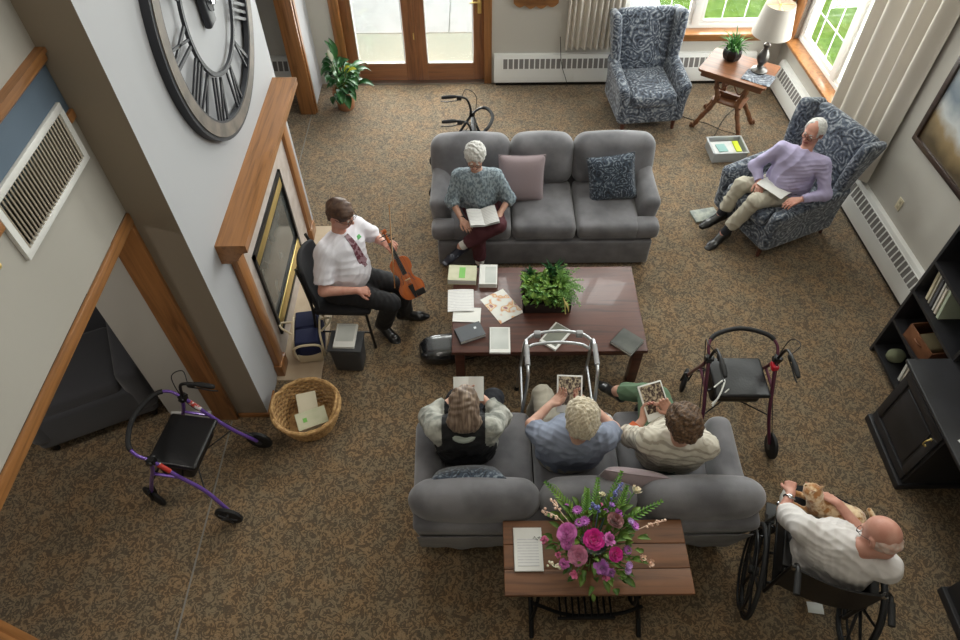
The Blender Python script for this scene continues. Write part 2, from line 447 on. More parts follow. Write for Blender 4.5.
t = MB(); t.b2((XL+.02,2.775,0),(-1.67,2.79,.05), bev=.003); t.b2((-1.68,2.775,0),(-1.668,3.0,.05), bev=.003); struct('baseboard_left', t, M['oak_x'], label='low oak baseboard round the chimney corner')
t = MB(); t.b2((-1.967,-1,0),(-1.956,2.74,.004)); t.b2((-1.967,5.08,0),(-1.956,6.85,.004)); struct('trim_7', t, mat('seam_strip', (128,124,116), .6), label='thin metal carpet seam strip')
t = MB(); t.b2((-2.42,2.765,0),(-2.1,2.79,.09), bev=.004); struct('baseboard_side', t, M['white'], label='white baseboard in the side room')

# french doors
def door(n, x0, x1, hinge):
    d = thing('door_%d' % n, '%s glazed wooden french door in the back wall' % ('left' if n == 1 else 'right'), 'door', (x0,YB+.06,0)); d['kind'] = 'structure'
    W = x1-x0; s = .125; H = 2.04
    m = MB(); m.b2((0,-.022,.02),(s,.022,H), bev=.004); m.b2((W-s,-.022,.02),(W,.022,H), bev=.004); obj('stile', m, M['door_wood'], d)
    m = MB(); m.b2((s,-.022,.02),(W-s,.022,.24), bev=.004); m.b2((s,-.022,H-.14),(W-s,.022,H), bev=.004); obj('rail', m, M['door_wood_x'], d)
    m = MB(); m.b2((s,-.006,.24),(W-s,.006,H-.14)); obj('glass_pane', m, M['glass'], d)
    m = MB()
    for z in (.24,): m.b2((s,-.026,z),(W-s,-.02,z+.012))
    m.b2((s,-.026,.24),(s+.012,-.02,H-.14)); m.b2((W-s-.012,-.026,.24),(W-s,-.02,H-.14)); obj('glazing_bead', m, M['white'], d)
    if n == 1: m = MB(); m.b2((W-.02,-.034,.02),(W+.03,-.0225,H), bev=.003); obj('astragal', m, M['door_wood'], d)
    if hinge:
        m = MB(); m.rbox((W-.05,-.03,.95),(.045,.012,.2),.01); m.tube(smooth_path([(W-.05,-.035,1.0),(W-.05,-.075,1.0),(W-.09,-.08,1.0),(W-.16,-.078,.995)],5), .009, 10); m.cyl((W-.05,-.03,.9),(W-.05,-.045,.9),.012)
        obj('door_handle', m, M['brass'], d, label='brass lever handle')
    else:
        m = MB(); m.cyl((W-.005,-.03,.55),(W-.005,-.03,.63),.008); m.cyl((W-.005,-.03,1.5),(W-.005,-.03,1.58),.008); obj('astragal_bolt', m, M['brass'], d)
door(1, -1.57, -.755, 0); door(2, -.745, .06, 1)
t = MB(); t.b2((-1.68,YB-.02,0),(-1.57,YB+.12,2.14), bev=.006); t.b2((.06,YB-.02,0),(.15,YB+.12,2.14), bev=.006); t.b2((-1.68,YB-.02,2.05),(.15,YB+.12,2.14), bev=.006); struct('trim_8', t, M['oak_z'], label='oak casing round the french doors')
t = MB(); t.b2((-1.57,YB-.03,0),(.06,YB+.14,.02)); struct('trim_9', t, M['alu'], label='metal door threshold')

# windows
def window(n, T, u0, u1, z0, z1, mull, label):
    """T maps local x along wall, local y outward"""
    d = thing('window_%d' % n, label, 'window', (0,0,0)); d['kind'] = 'structure'
    m = MB(T); fw = .05
    m.b2((u0,.05,z0),(u1,.13,z0+fw), bev=.004); m.b2((u0,.05,z1-fw),(u1,.13,z1), bev=.004)
    m.b2((u0,.05,z0+fw),(u0+fw,.13,z1-fw), bev=.002); m.b2((u1-fw,.05,z0+fw),(u1,.13,z1-fw), bev=.002)
    for c in mull: m.b2((c-.045,.04,z0+fw),(c+.045,.13,z1-fw), bev=.004)
    obj('window_frame', m, M['white'], d)
    cells = [u0]+list(mull)+[u1]; sh = MB(T); gr = MB(T); gl = MB(T)
    for a, b in zip(cells, cells[1:]):
        a += .05; b -= .05
        sh.b2((a,.06,z0+fw),(b,.1,z0+fw+.045), bev=.003); sh.b2((a,.06,z1-fw-.045),(b,.1,z1-fw), bev=.003)
        sh.b2((a,.06,z0+fw+.045),(a+.04,.1,z1-fw-.045), bev=.002); sh.b2((b-.04,.06,z0+fw+.045),(b,.1,z1-fw-.045), bev=.002)
        gl.b2((a+.03,.078,z0+fw+.03),(b-.03,.084,z1-fw-.03))
        for k in (1,2): x = a+(b-a)*k/3; gr.b2((x-.007,.086,z0+fw),(x+.007,.094,z1-fw))
        nz = 4
        for k in range(1, nz): z = z0+(z1-z0)*k/nz; gr.b2((a,.086,z-.007),(b,.094,z+.007))
    obj('sash', sh, M['white'], d); obj('glazing_grid', gr, M['white'], d); obj('glass_pane', gl, M['glass'], d)
    return d
T1 = TM((0,YB,0))
w1 = window(1, T1, 1.62, 3.36, .64, 2.2, [2.49], 'white gridded window in the back wall')
T2 = TR @ TM((0,0,0), R(-90))      # local x -> -y (towards camera), local y -> +x (outward)
w2 = window(2, T2, .2, 2.0, .64, 2.2, [1.12], 'white gridded window in the right wall')
t = MB(T1); t.b2((1.55,-.1,.61),(3.5,.06,.645), bev=.008); t.b2((1.58,-.02,.52),(3.5,.0,.61), bev=.004); obj('window_sill', t, M['oak_x'], w1, label='oak sill')
t = MB(T2); t.b2((.06,-.1,.61),(2.08,.06,.645), bev=.008); t.b2((.06,-.02,.55),(2.05,.0,.61), bev=.004); obj('window_sill', t, M['oak_z'], w2, label='oak sill')
t = MB(T1); t.b2((3.36,-.02,.64),(3.53,.06,2.28), bev=.004); t.b2((1.54,-.02,.64),(1.62,.0,2.28), bev=.004); t.b2((1.54,-.02,2.2),(3.53,.0,2.28), bev=.004); obj('window_casing', t, M['oak_z'], w1, label='oak casing')
t = MB(T2); t.b2((.02,-.02,.64),(.2,.06,2.28), bev=.004); t.b2((2.0,-.02,.64),(2.08,.0,2.28), bev=.004); t.b2((.02,-.02,2.2),(2.08,.0,2.28), bev=.004); obj('window_casing', t, M['oak_z'], w2, label='oak casing')
window(3, T1, -1.6, .1, 2.9, 4.9, [-.75], 'added unseen high window above the french doors')  # high windows are unseen, added to let more sky light in
window(4, T1, 1.1, 3.36, 2.9, 4.9, [2.23], 'added unseen high window above the back window')
window(5, T2, .5, 4.6, 2.9, 4.9, [1.87,3.23], 'added unseen high window in the right wall')

# outside
M['grass'] = mat('lawn_grass', (118,158,60), .95, col2=(150,186,84), nscale=9, detail=8, bump=.5, bscale=60)
f = MB(); f.b2((-30,YB+.25,-.25),(60,60,-.12)); f.b2((3.95,-20,-.25),(60,YB+.25,-.12)); o = struct('ground_lawn', f, M['grass'], label='green lawn outside the windows')
M['patio'] = mat('patio_concrete', (236,235,232), .9, col2=(222,221,218), nscale=3, detail=8)
M['patio2'] = mat('pale_gravel_strip', (206,208,190), .95, col2=(214,214,196), nscale=20, detail=8)
f = MB(); f.b2((-6,YB+.2,-.119),(1.0,YB+1.3,-.05)); struct('ground_patio_gravel', f, M['patio2'], label='pale strip outside the french doors')
f = MB()
for i in range(6):
    for j in range(5): f.b2((-7+i*1.5+.6,YB+1.31+j*1.5,-.119),(-7+i*1.5+2.09,YB+1.31+j*1.5+1.49,-.04))
struct('ground_patio', f, M['patio'], label='concrete patio slabs outside the french doors')

# ================================================================ heaters
def heater(label, T, L):
    """T: local x along the wall from 0..L, local y outward (wall at 0), into room = -y"""
    h = thing('baseboard_heater', label, 'heater', (0,0,0), group='white baseboard heaters'); h.matrix_world = T
    m = MB()
    m.sweep([(0,.05),(-.085,.05),(-.095,.06),(-.095,.215),(-.055,.365),(-.045,.385),(0,.385)], [((x,0,0),(0,1,0),(0,0,1)) for x in (0,L)])
    obj('cabinet', m, M['white'], h)
    n = int((L-.2)/.062); g = MB(); b = MB()
    Th = TM((0,-.0755,.288),0,R(-14.9))
    b.box((L/2,0,0),(L-.2,.004,.115),Th)
    for i in range(n+1):
        x = .1+i*(L-.2)/n; g.box((x,-.003,0),(.014,.006,.12),Th)
    g.box((L/2,-.002,-.061),(L-.18,.006,.008),Th); g.box((L/2,-.002,.061),(L-.18,.006,.008),Th)
    obj('vent_slot', b, M['grille'], h, label='grey grille openings'); obj('grille_bars', g, M['white'], h)
    m = MB(); m.b2((.02,-.06,0),(L-.02,0,.05)); obj('toe_recess', m, M['black'], h)  # black block stands in for the shadow under the heater
    return h
M['grille'] = mat('heater_fins', (118,115,112), .6)
heater('long white baseboard heater on the back wall between the doors and the corner', TM((.18,YB,0)), 3.1)
heater('white baseboard heater along the right wall', T2 @ TM((.2,0,0)), 4.3)
heater('white baseboard heater beyond the oak post', TM((-4.2,YB,0)), 2.1)

# ================================================================ fireplace
fx = -1.68
fp = thing('fireplace', 'oak-mantelled gas fireplace with brass-trimmed glass doors', 'fireplace', (fx,4.03,0))
Tf = TM((-0.0,-4.03,0))
m = MB(Tf)
m.sweep([(0,1.44),(.06,1.44),(.09,1.475),(.12,1.48),(.16,1.53),(.195,1.54),(.195,1.6),(0,1.6)], [((0,y,0),(1,0,0),(0,0,1)) for y in (3.06,5.0)])
obj('mantel', m, M['oak'], fp)
for y0, y1 in ((3.17,3.30),(4.76,4.89)):
    m = MB(Tf); m.b2((0,y0,0),(.05,y1,1.44), bev=.006); m.b2((0,y0-.012,0),(.065,y1+.012,.14), bev=.006); m.b2((0,y0-.012,1.36),(.07,y1+.012,1.44), bev=.008); obj('pilaster', m, M['oak_z'], fp)
m = MB(Tf); m.b2((0,3.30,1.34),(.04,4.76,1.44), bev=.006); obj('frieze', m, M['oak'], fp)
m = MB(Tf)
m.b2((0,3.30,0),(.02,3.47,1.34)); m.b2((0,4.44,0),(.02,4.76,1.34)); m.b2((0,3.47,1.1),(.02,4.44,1.34)); m.b2((0,3.47,0),(.02,4.44,.2)); obj('stone_surround', m, M['marble'], fp)
fb = MB(Tf)
fb.b2((.0,3.45,1.06),(.04,4.46,1.1)); fb.b2((.0,3.45,.2),(.04,4.46,.225)); fb.b2((.0,3.45,.2),(.04,3.48,1.1)); fb.b2((.0,4.43,.2),(.04,4.46,1.1))
for z in (.36,.94): fb.b2((.0,3.47,z),(.03,4.44,z+.02))
obj('firebox_frame', fb, M['black'], fp)
for za, zb in ((.96,1.055),(.23,.35)): m = MB(Tf); m.b2((.005,3.48,za),(.035,4.43,zb), bev=.006); obj('brass_louver', m, M['brass'], fp, label='polished brass strip')
M['fire_glass'] = mat('smoked_fire_glass', (70,74,74), .12, col2=(98,102,100), nscale=4, spec=.8)
m = MB(Tf); m.b2((.008,3.48,.38),(.016,4.43,.94)); 
obj('fire_glass', m, M['fire_glass'], fp)
m = MB(); m.b2((fx+.0,3.12,0),(-1.32,4.95,.012)); m.cur = 0; o = struct('trim_10', m, M['hearth'], label='cream tiled hearth on the floor')

# ================================================================ wall clock (faces +x)
ck = thing('wall_clock', 'huge open-frame round metal wall clock with roman numerals', 'clock', (fx,4.085,2.665))
def ring(mb, r0, r1, x0, x1, n=96):
    mb.sweep([(r0,x0),(r1,x0),(r1,x1),(r0,x1)], [((0,0,0),(0,math.sin(2*PI*k/n),math.cos(2*PI*k/n)),(1,0,0)) for k in range(n)], closed=True)
m = MB(); ring(m, .715,.80,.035,.056); obj('outer_ring', m, M['clock'], ck)
m = MB(); ring(m, .798,.825,.0,.05); ring(m, .70,.717,.02,.052); obj('ring_rim', m, M['clock_dark'], ck)
m = MB(); ring(m, .41,.437,.03,.05); obj('inner_ring', m, M['clock_dark'], ck)
nums = ['XII','I','II','III','IIII','V','VI','VII','VIII','IX','X','XI']
for h, s in enumerate(nums):
    m = MB(); th = -h*PI/6       # rotate about x; 12 at +z, clockwise towards +y
    Tn = Matrix.Rotation(th, 4, 'X')
    wd = {'I': .045, 'V': .11, 'X': .11}; tot = sum(wd[c] for c in s); u = -tot/2
    r0, r1 = .44, .705; hh = r1-r0; rc = (r0+r1)/2
    def bar(ua, ub, t=.018):
        d = Vector((0, ub-ua, hh)); L = d.length; a = math.atan2(ub-ua, hh)
        m.box((0,0,0),(.012,t,L), Tn @ TM((.04,(ua+ub)/2,rc)) @ Matrix.Rotation(-a, 4, 'X'))
    for c in s:
        q = wd[c]
        if c == 'I': bar(u+q/2, u+q/2, .02)
        elif c == 'V': bar(u+q/2, u+.018, .024); bar(u+q/2, u+q-.018, .014)
        else: bar(u+.018, u+q-.018, .014); bar(u+q-.018, u+.018, .024)
        u += q
    obj('numeral', m, M['clock_dark'], ck)
m = MB(); m.cyl((0,0,0),(.06,0,0),.06,n=32); m.rbox((.03,-.03,-.02),(.05,.13,.24),.02); obj('movement_box', m, M['clock_dark'], ck)
def hand(ang, L, wd):
    m = MB(); Th = Matrix.Rotation(-R(ang), 4, 'X'); m.prism([(-wd/2,-.06),(wd/2,-.06),(wd*.8,L*.6),(0,L),(-wd*.8,L*.6)], 0, .004, Th @ Matrix(((0,0,1,.066),(1,0,0,0),(0,1,0,0),(0,0,0,1))))
    return m
obj('hour_hand', hand(305, .3, .02), M['clock_dark'], ck); obj('minute_hand', hand(12, .6, .016), M['clock_dark'], ck)
m = MB(); m.cyl((.06,0,0),(.076,0,0),.022); obj('hub', m, M['chrome'], ck, label='chrome hub')

# air vent
v = thing('air_vent', 'white framed return air vent with upright louvers high on the left wall', 'vent', (XL,2.38,2.7))
y0, y1, z0, z1 = -.36, .34, -.155, .155
m = MB(); fr = .035
m.b2((.0,y0,z0),(.02,y1,z0+fr), bev=.0015); m.b2((0,y0,z1-fr),(.02,y1,z1), bev=.0015); m.b2((0,y0,z0+fr),(.02,y0+fr,z1-fr)); m.b2((0,y1-fr,z0+fr),(.02,y1,z1-fr)); obj('vent_frame', m, M['white'], v)
m = MB(); m.b2((0.001,y0+.03,z0+.03),(.003,y1-.03,z1-.03)); obj('duct_opening', m, M['black'], v)
m = MB(); n = 26
for i in range(n): y = y0+fr+.012+i*(y1-y0-2*fr-.024)/(n-1); m.box((0,0,0),(.018,.006,z1-z0-2*fr), TM((.012,y,0), R(-35)))
obj('louver', m, mat('louver_enamel', (190,180,164), .5), v)
m = MB(); m.ball((.022,y0-.16,-.02),.016); m.cyl((0,y0-.16,-.02),(.012,y0-.16,-.02),.022); tag(obj('wall_knob', m, M['brass'], None, loc=(XL,2.38,2.7)), 'small brass hook on the left wall at the photo edge', 'knob')  # round brass knob fixed to the wall

def plate(name, label, T, w=.07, h=.115):
    p = thing(name, label, 'outlet'); p.matrix_world = T
    m = MB(); m.rbox((0,-.003,0),(w,.008,h),.004); obj('cover_plate', m, mat('ivory_plastic', (218,208,180), .5), p)
    m = MB()
    for z in (-.025,.025): m.rbox((0,-.008,z),(.03,.004,.03),.004)
    obj('socket', m, mat('ivory_socket', (190,180,150), .5), p)
plate('wall_outlet', 'ivory wall outlet above the right wall heater', T2 @ TM((2.93,0,.56)))
plate('wall_outlet', 'white wall outlet on the fireplace wall beyond the mantel', TM((fx,4.98,1.0), R(90)))

# curtains
def curtain(label, T, x0, x1, z0, z1, n, amp):
    c = thing('curtain', label, 'curtain', group='curtains'); c.matrix_world = T
    m = MB()
    def fn(u, v):
        x = x0+(x1-x0)*u; k = 1
        return (x+.004*math.sin(v*3+u*20), -.03-amp*(.55+.5*math.sin(u*n*2*PI+.9*math.sin(u*9)+.35*math.sin(v*2.2)))*(.75+.25*v), z0+(z1-z0)*v)
    m.grid(fn, int(n*14), 10, thick=.004); obj('curtain_panel', m, M['curtain'], c, sharp=80)
    m = MB(); m.cyl((x0-.1,-.06,z1+.02),(x1+.1,-.06,z1+.02),.014); m.ball((x0-.12,-.06,z1+.02),.028); obj('curtain_rod', m, M['iron'], c)
    for k in (0,1): x = x0-.04+k*(x1-x0+.08); m = MB(); m.cyl((x,0,z1+.02),(x,-.06,z1+.02),.008); obj('rod_bracket', m, M['iron'], c)
curtain('pale pleated curtain hanging left of the back window', T1, 1.0, 1.62, .47, 2.3, 9, .09)
curtain('beige pleated curtain hanging at the right window', T2, 1.5, 2.47, .42, 2.3, 4.6, .11)
# ================================================================ sofas (front = local -y)
def make_sofa(label, loc, rz, W=2.06, yf=-.44, skirt=False):
    s = thing('sofa', label, 'sofa', loc, rz, 'grey three-seat sofas')
    h = W/2; aw = .17
    m = MB(); m.rbox((0,-.08 if skirt else -.04,.165),(W-.10,.76 if skirt else .82,.29),.03,n=3); obj('base', m, M['sofa'], s)
    xs = [-h+.01,-.30,.28,h-.01]; ins = [-h+aw,-.30,.28,h-aw]
    for a, b in zip(ins, ins[1:]):
        m = MB(); m.rbox(((a+b)/2,(yf+.24)/2,.395),(b-a-.012,.24-yf,.16),.05,n=4,m=6,puff=(0,.01,.02))
        if not skirt and a == ins[0]: m.rbox((a-.055,yf+.085,.395),(.23,.17,.155),.05,n=4,m=4,puff=(0,.01,.008))
        if not skirt and b == ins[-1]: m.rbox((b+.055,yf+.085,.395),(.23,.17,.155),.05,n=4,m=4,puff=(0,.01,.008))
        obj('seat_cushion', m, M['sofa'], s)
        m = MB(); m.sweep([(0,0),(.006,0),(.006,.006),(0,.006)], [((x,yf-.004,.34),(0,1,0),(0,0,1)) for x in (a+.03,b-.03)]); obj('welting', m, M['sofa'], s.children[-1])
    for sg in (-1,1):
        m = MB()
        def fn(o, u, sg=sg): 
            k = .5+.5*u[2]; return [o[0]+sg*.035*k*k*(1-.4*u[1]), o[1]+.03*(1-k)*(1 if u[1] < 0 else 0), o[2]+.05*(u[1] > 0)*u[1]*k]
        m.rbox((sg*(h-aw/2-.02),-.02 if skirt else .03,.35 if skirt else .37),(aw,.72 if skirt else .62,.54 if skirt else .50),.075,n=5,m=6,fn=fn,puff=(.012,.012,.01)); obj('arm', m, M['sofa'], s)
    # back frame + loose pads
    m = MB(); T = TM((0,.19 if skirt else .30,.08), 0, R(-16 if skirt else -9)); m.rbox((0,.02,.34),(W-.02,.16,.66),.05,T=T,n=4,m=5,puff=(0,.02,0)); obj('back_frame', m, M['sofa'], s)
    for i, (a, b) in enumerate(zip(xs, xs[1:])):
        m = MB(); T = TM((0,.275 if skirt else .30,.66), 0, R(-12))
        def fn(o, u, i=i):
            e = 0
            if i == 0 and u[0] < 0: e = -.02*(1-u[1]**2)
            if i == 2 and u[0] > 0: e = .02*(1-u[1]**2)
            return [o[0]+e, o[1], o[2]+.012*math.cos(u[0]*1.4)]
        m.rbox(((a+b)/2,0,0),(b-a-.008,.22 if skirt else .24,.46),.105,T=T,n=7,m=8,puff=(.012,.03,.02),fn=fn); obj('back_cushion', m, M['sofa'], s)
    if skirt:
        m = MB()
        def sk(u, v):
            x = -h+.03+(W-.06)*u; z = .05+(.52)*v
            return (x*(1+.02*(1-v)), .325+.13*v+.008*(math.sin(u*31)+.6*math.sin(u*73+1))*(1-v), z)
        m.grid(sk, 60, 8, thick=-.006); obj('slip_cover', m, M['sofa'], s)
    for x in (-h+.14,h-.14):
        for y in (-.36,.28):
            m = MB(); m.cyl((x,y,0),(x,y,.07),.022,.03); obj('leg', m, M['dark_wood'], s)
    return s
make_sofa('long grey three-seat sofa facing the camera behind the coffee table', (.58,4.84,0), 0, 2.04)
make_sofa('grey three-seat sofa seen from behind with three readers on it', (.62,2.03,0), PI, 2.11, yf=-.50, skirt=True)

def pillow(label, loc, rz, rx, w, mat_, ry=0, t=.15):
    m = MB()
    def fn(o, u):
        k = 1-.10*(u[0]**2)*(1-u[2]**2)*0
        r = (1-abs(u[0])**2.6)*(1-abs(u[2])**2.6)
        pinch = 1-.07*(1-u[2]**2)*abs(u[0])**0 if False else 1
        return [o[0]*(1-.07*(1-u[2]**2)*(abs(u[0]) > .5)*abs(u[0])), u[1]*t/2*(.12+.88*max(0, r)**.5), o[2]*(1-.07*(1-u[0]**2)*(abs(u[2]) > .5)*abs(u[2]))]
    m.rbox((0,0,0),(w,.12,w),.05,n=4,m=10,fn=fn)
    th = thing('throw_pillow', label, 'pillow', loc, rz, 'throw pillows on the two sofas')
    m.T = Matrix(); mm = MB(); T = Matrix.Rotation(rx,4,'X') @ Matrix.Rotation(ry,4,'Y'); mm.add(m.v, m.f, T); obj('pillow_body', mm, mat_, th, sharp=80)
    e = MB(); k = w/2*.985; pts = []
    for i in range(48):
        a = i/48*4; s_ = int(a); q = (a-s_)*2-1; c = k*(1-.055*(1-q*q))
        pts.append([(q*k,0,-c),(c,0,q*k),(-q*k,0,c),(-c,0,-q*k)][s_])
    e.tube(pts, .005, 6, closed=True, T=T); obj('piping', e, mat_, th)
    return th
pillow('mauve square throw pillow next to the woman on the far sofa', (.37,4.83,.68), R(8), R(-24), .43, M['mauve'], ry=R(5))
pillow('dark paisley throw pillow on the right seat of the far sofa', (1.19,4.84,.665), R(-3), R(-22), .43, M['paisley_dark'], ry=R(-9))
pillow('dark paisley pillow behind the long-haired woman', (-.10,1.92,.67), R(183), R(-30), .47, M['paisley_dark'])
pillow('mauve pillow wedged between the two women on the near sofa', (.88,1.84,.72), R(176), R(-8), .42, M['mauve'], ry=R(-12))

# ================================================================ wing chairs (front = local -y)
def wing_chair(label, loc, rz, W=.74, D=.66, Hb=1.08):
    c = thing('wing_chair', label, 'armchair', loc, rz, 'blue paisley wing chairs'); h = W/2; P = M['paisley']
    m = MB(); m.rbox((0,-.01,.24),(W-.06,D,.24),.03,n=3,m=2); obj('base', m, P, c)
    m = MB(); m.rbox((0,-.06,.40),(W-.24,D-.06,.15),.045,n=4,m=6,puff=(0,.015,.02)); obj('seat_cushion', m, P, c)
    m = MB(); T = TM((0,D/2-.08,.30), 0, R(-13))
    m.rbox((0,0,.40),(W-.14,.15,.84*(Hb/1.08)),.06,T=T,n=5,m=8,puff=(0,.035,.015),fn=lambda o,u: [o[0]*(1+.10*max(0,u[2])), o[1]-.02*(1-u[0]**2), o[2]]); obj('back', m, P, c)
    for sg in (-1,1):
        m = MB()
        m.rbox((sg*(h-.055),-.02,.36),(.12,D+.0,.48),.055,n=5,m=6,fn=lambda o,u: [o[0]+sg*.03*max(0,u[2]), o[1], o[2]+.03*u[1]*(u[2] > 0)]); obj('arm', m, P, c)
        m = MB(); T = TM((sg*(h-.03),D/2-.12,.30), 0, R(-13))
        m.rbox((0,-.04,.52),(.10,.30,.60*(Hb/1.08)),.048,T=T,n=5,m=6,fn=lambda o,u: [o[0]+sg*(.02*u[2]-.01*u[1]), o[1]*(.72+.28*u[2])+(-.03*(1-u[2]**2)), o[2]]); obj('wing', m, P, c)
        for y, k in ((-D/2+.05,-.01),(D/2-.06,.04)):
            m = MB(); m.tube([(sg*(h-.08),y,.14),(sg*(h-.08),y+k,0)], [.03,.018], 8); obj('leg', m, M['dark_wood'], c)
    m = MB(); y = -D/2-.012; m.sweep([(0,0),(.007,0),(.007,.007),(0,.007)], [((x,y,.325),(0,1,0),(0,0,1)) for x in (-h+.1,h-.1)]); obj('welting', m, P, c)
    return c
wing_chair('empty blue paisley wing chair by the back window', (1.86,6.80,0), R(6), .74, .68, .96)
wing_chair('blue paisley wing chair in which the man in the lilac shirt sits', (2.83,4.93,0), R(-66), .77, .82, .96)

# ================================================================ tables
ct = thing('coffee_table', 'low dark mahogany coffee table covered with booklets', 'table', (.52,3.505,0))
m = MB(); m.rbox((0,0,.4325),(1.50,.89,.035),.006,n=2); obj('table_top', m, M['dark_wood'], ct)
m = MB(); m.b2((-.70,-.40,.34),(.70,-.38,.415)); m.b2((-.70,.38,.34),(.70,.40,.415)); m.b2((-.70,-.4,.34),(-.68,.4,.415)); m.b2((.68,-.4,.34),(.70,.4,.415)); obj('apron', m, M['dark_wood'], ct)
for x in (-.69,.69):
    for y in (-.39,.39):
        m = MB(); m.rbox((x,y,.2075),(.075,.075,.415),.006,n=1); obj('leg', m, M['dark_wood'], ct)

et = thing('sewing_machine_table', 'plank-topped console table on a black treadle iron base behind the near sofa', 'table', (.64,1.385,0))
m = MB(); 
for k in range(3): m.rbox((0,-.143+k*.143,.745),(1.05,.142,.03),.005,n=2)
obj('table_top', m, M['plank'], et)
for sg in (-1,1):
    m = MB(); x = sg*.34
    for a, b in (((x-.11*sg,-.15,.72),(x+.0,.15,.05)),((x-.11*sg,.15,.72),(x,-.15,.05))):
        p = [Vector(a).lerp(Vector(b), t)+Vector((0,.03*math.sin(t*2*PI),0)) for t in [i/12 for i in range(13)]]; m.tube(p, .012, 8)
    m.tube([(x-.11*sg,-.17,.725),(x-.11*sg,.17,.725)], .014, 8); m.tube(smooth_path([(x,-.24,.0),(x,-.15,.06),(x,0,.1),(x,.15,.06),(x,.24,.0)],5), .016, 8)
    m.tube(arc((x,0,.4),.1,0,360,20,'yz')[:-1], .009, 8, closed=True); m.tube(arc((x,0,.2),.06,0,360,16,'yz')[:-1], .008, 8, closed=True)
    obj('iron_leg', m, M['iron'], et)
m = MB(); m.tube([(-.34,0,.12),(.34,0,.12)], .012, 8); m.tube([(-.34,.05,.40),(.34,-.05,.40)], .009, 8); m.tube(smooth_path([(-.34,-.12,.3),(-.1,-.14,.12),(.2,-.13,.10),(.34,-.12,.22)],5), .012, 8); obj('stretcher', m, M['iron'], et)
m = MB()
for k in range(9): m.box((-.16+k*.04,-.05,.13),(.012,.22,.012))
m.b2((-.18,-.17,.12),(.18,-.155,.145)); m.b2((-.18,.055,.12),(.18,.07,.145)); obj('treadle', m, M['iron'], et)
m = MB(); m.tube(arc((.27,.02,.36),.16,0,360,28,'yz')[:-1], .012, 8, closed=True)
for k in range(5): a = k*2*PI/5; m.tube([(.27,.02,.36),(.27,.02+.16*math.cos(a),.36+.16*math.sin(a))], .007, 6)
obj('flywheel', m, M['iron'], et)

st = thing('side_table', 'antique wooden side table with carved splayed legs in the window corner', 'table', (2.76,6.58,0), R(-34))
m = MB()
ch = lambda w, d, k: [(-w+k,-d),(w-k,-d),(w,-d+k),(w,d-k),(w-k,d),(-w+k,d),(-w,d-k),(-w,-d+k)]
m.prism(ch(.36,.26,.02), .69, .715); m.prism(ch(.345,.245,.02), .675, .69); m.prism(ch(.33,.23,.01), .63, .675); obj('table_top', m, M['eastlake'], st)
for sx in (-1,1):
    for sy in (-1,1):
        m = MB(); pts = smooth_path([(sx*.17,sy*.13,.63),(sx*.15,sy*.12,.5),(sx*.12,sy*.10,.38),(sx*.15,sy*.12,.26),(sx*.22,sy*.17,.12),(sx*.26,sy*.20,.03),(sx*.29,sy*.225,.03)],5)
        m.tube(pts, [.022+.008*math.sin(i*.9)**2 for i in range(len(pts))], 8); m.ball((sx*.285,sy*.22,.02),.02); m.box((sx*.115,sy*.1,.38),(.05,.05,.06)); obj('leg', m, M['eastlake'], st)
m = MB(); m.rbox((0,0,.335),(.34,.26,.02),.004,n=1)
m.b2((-.13,-.012,.345),(.13,.012,.40)); obj('lower_shelf', m, M['eastlake'], st)
m = MB()
for sx in (-1,1): m.tube(smooth_path([(sx*.16,-.13,.6),(sx*.1,-.14,.5),(0,-.13,.62)],4), .008, 6)
obj('carved_bracket', m, M['eastlake'], st)

lp = thing('table_lamp', 'pewter table lamp with a tapered cream shade on the side table', 'lamp', (2.94,6.51,.715))
M['pewter'] = mat('pewter', (112,110,108), .35, .85, col2=(80,78,76), nscale=8)
m = MB(); m.lathe([(.085,0),(.085,.015),(.07,.03),(.035,.045),(.028,.07),(.035,.085),(.055,.12),(.06,.16),(.045,.205),(.028,.24),(.024,.26),(.035,.28),(.035,.295),(.015,.31),(.012,.36),(.0001,.37)], 28); obj('lamp_base', m, M['pewter'], lp)
M['shade'] = mat('lamp_shade_linen', (204,198,190), .9); _n, N_, L_, b_ = nodes(M['shade']); b_.inputs['Subsurface Weight'].default_value = 0
m = MB(); n = 40
m.sweep([(0,0),(.003,0),(-.047,.30),(-.05,.30)], [((.19*math.cos(2*PI*k/n),.19*math.sin(2*PI*k/n),.41),(math.cos(2*PI*k/n),math.sin(2*PI*k/n),0),(0,0,1)) for k in range(n)], closed=True); obj('lamp_shade', m, M['shade'], lp, sharp=60)
m = MB(); m.tube([(0,0,.37),(0,0,.6)], .006, 8); m.tube([(-.14,0,.705),(.14,0,.705)], .003, 6); m.tube([(0,-.14,.705),(0,.14,.705)], .003, 6); m.tube([(0,0,.6),(0,0,.70)],.004,6); m.ball((0,0,.705),.012); obj('harp', m, M['brass'], lp)
m = MB(); m.ball((0,0,.47),(.03,.03,.045)); obj('light_bulb', m, mat('lit_bulb', (255,244,225), .5, emit=(255,236,205), estr=3.5), lp, label='lit bulb')

# coil of lamp cable on the floor
m = MB(); m.tube(smooth_path([(3.05,6.95,.006),(2.85,6.75,.006),(2.7,6.5,.006),(2.62,6.3,.006),(2.78,6.22,.006),(2.88,6.38,.006),(2.72,6.46,.02),(2.6,6.6,.006),(2.35,6.75,.006),(2.25,7.0,.006)],8), .004, 6)
tag(obj('lamp_cord', m, M['black']), 'thin dark cord trailing on the floor under the side table', 'cord')
m = MB(); m.tube(smooth_path([(.94,7.47,.60),(.95,7.43,.5),(.96,7.385,.38),(.99,7.375,.25),(1.04,7.36,.12),(1.06,7.36,.03)],8), .004, 6)
tag(obj('curtain_cable', m, M['black']), 'thin dark cord hanging over the back wall heater', 'cord')

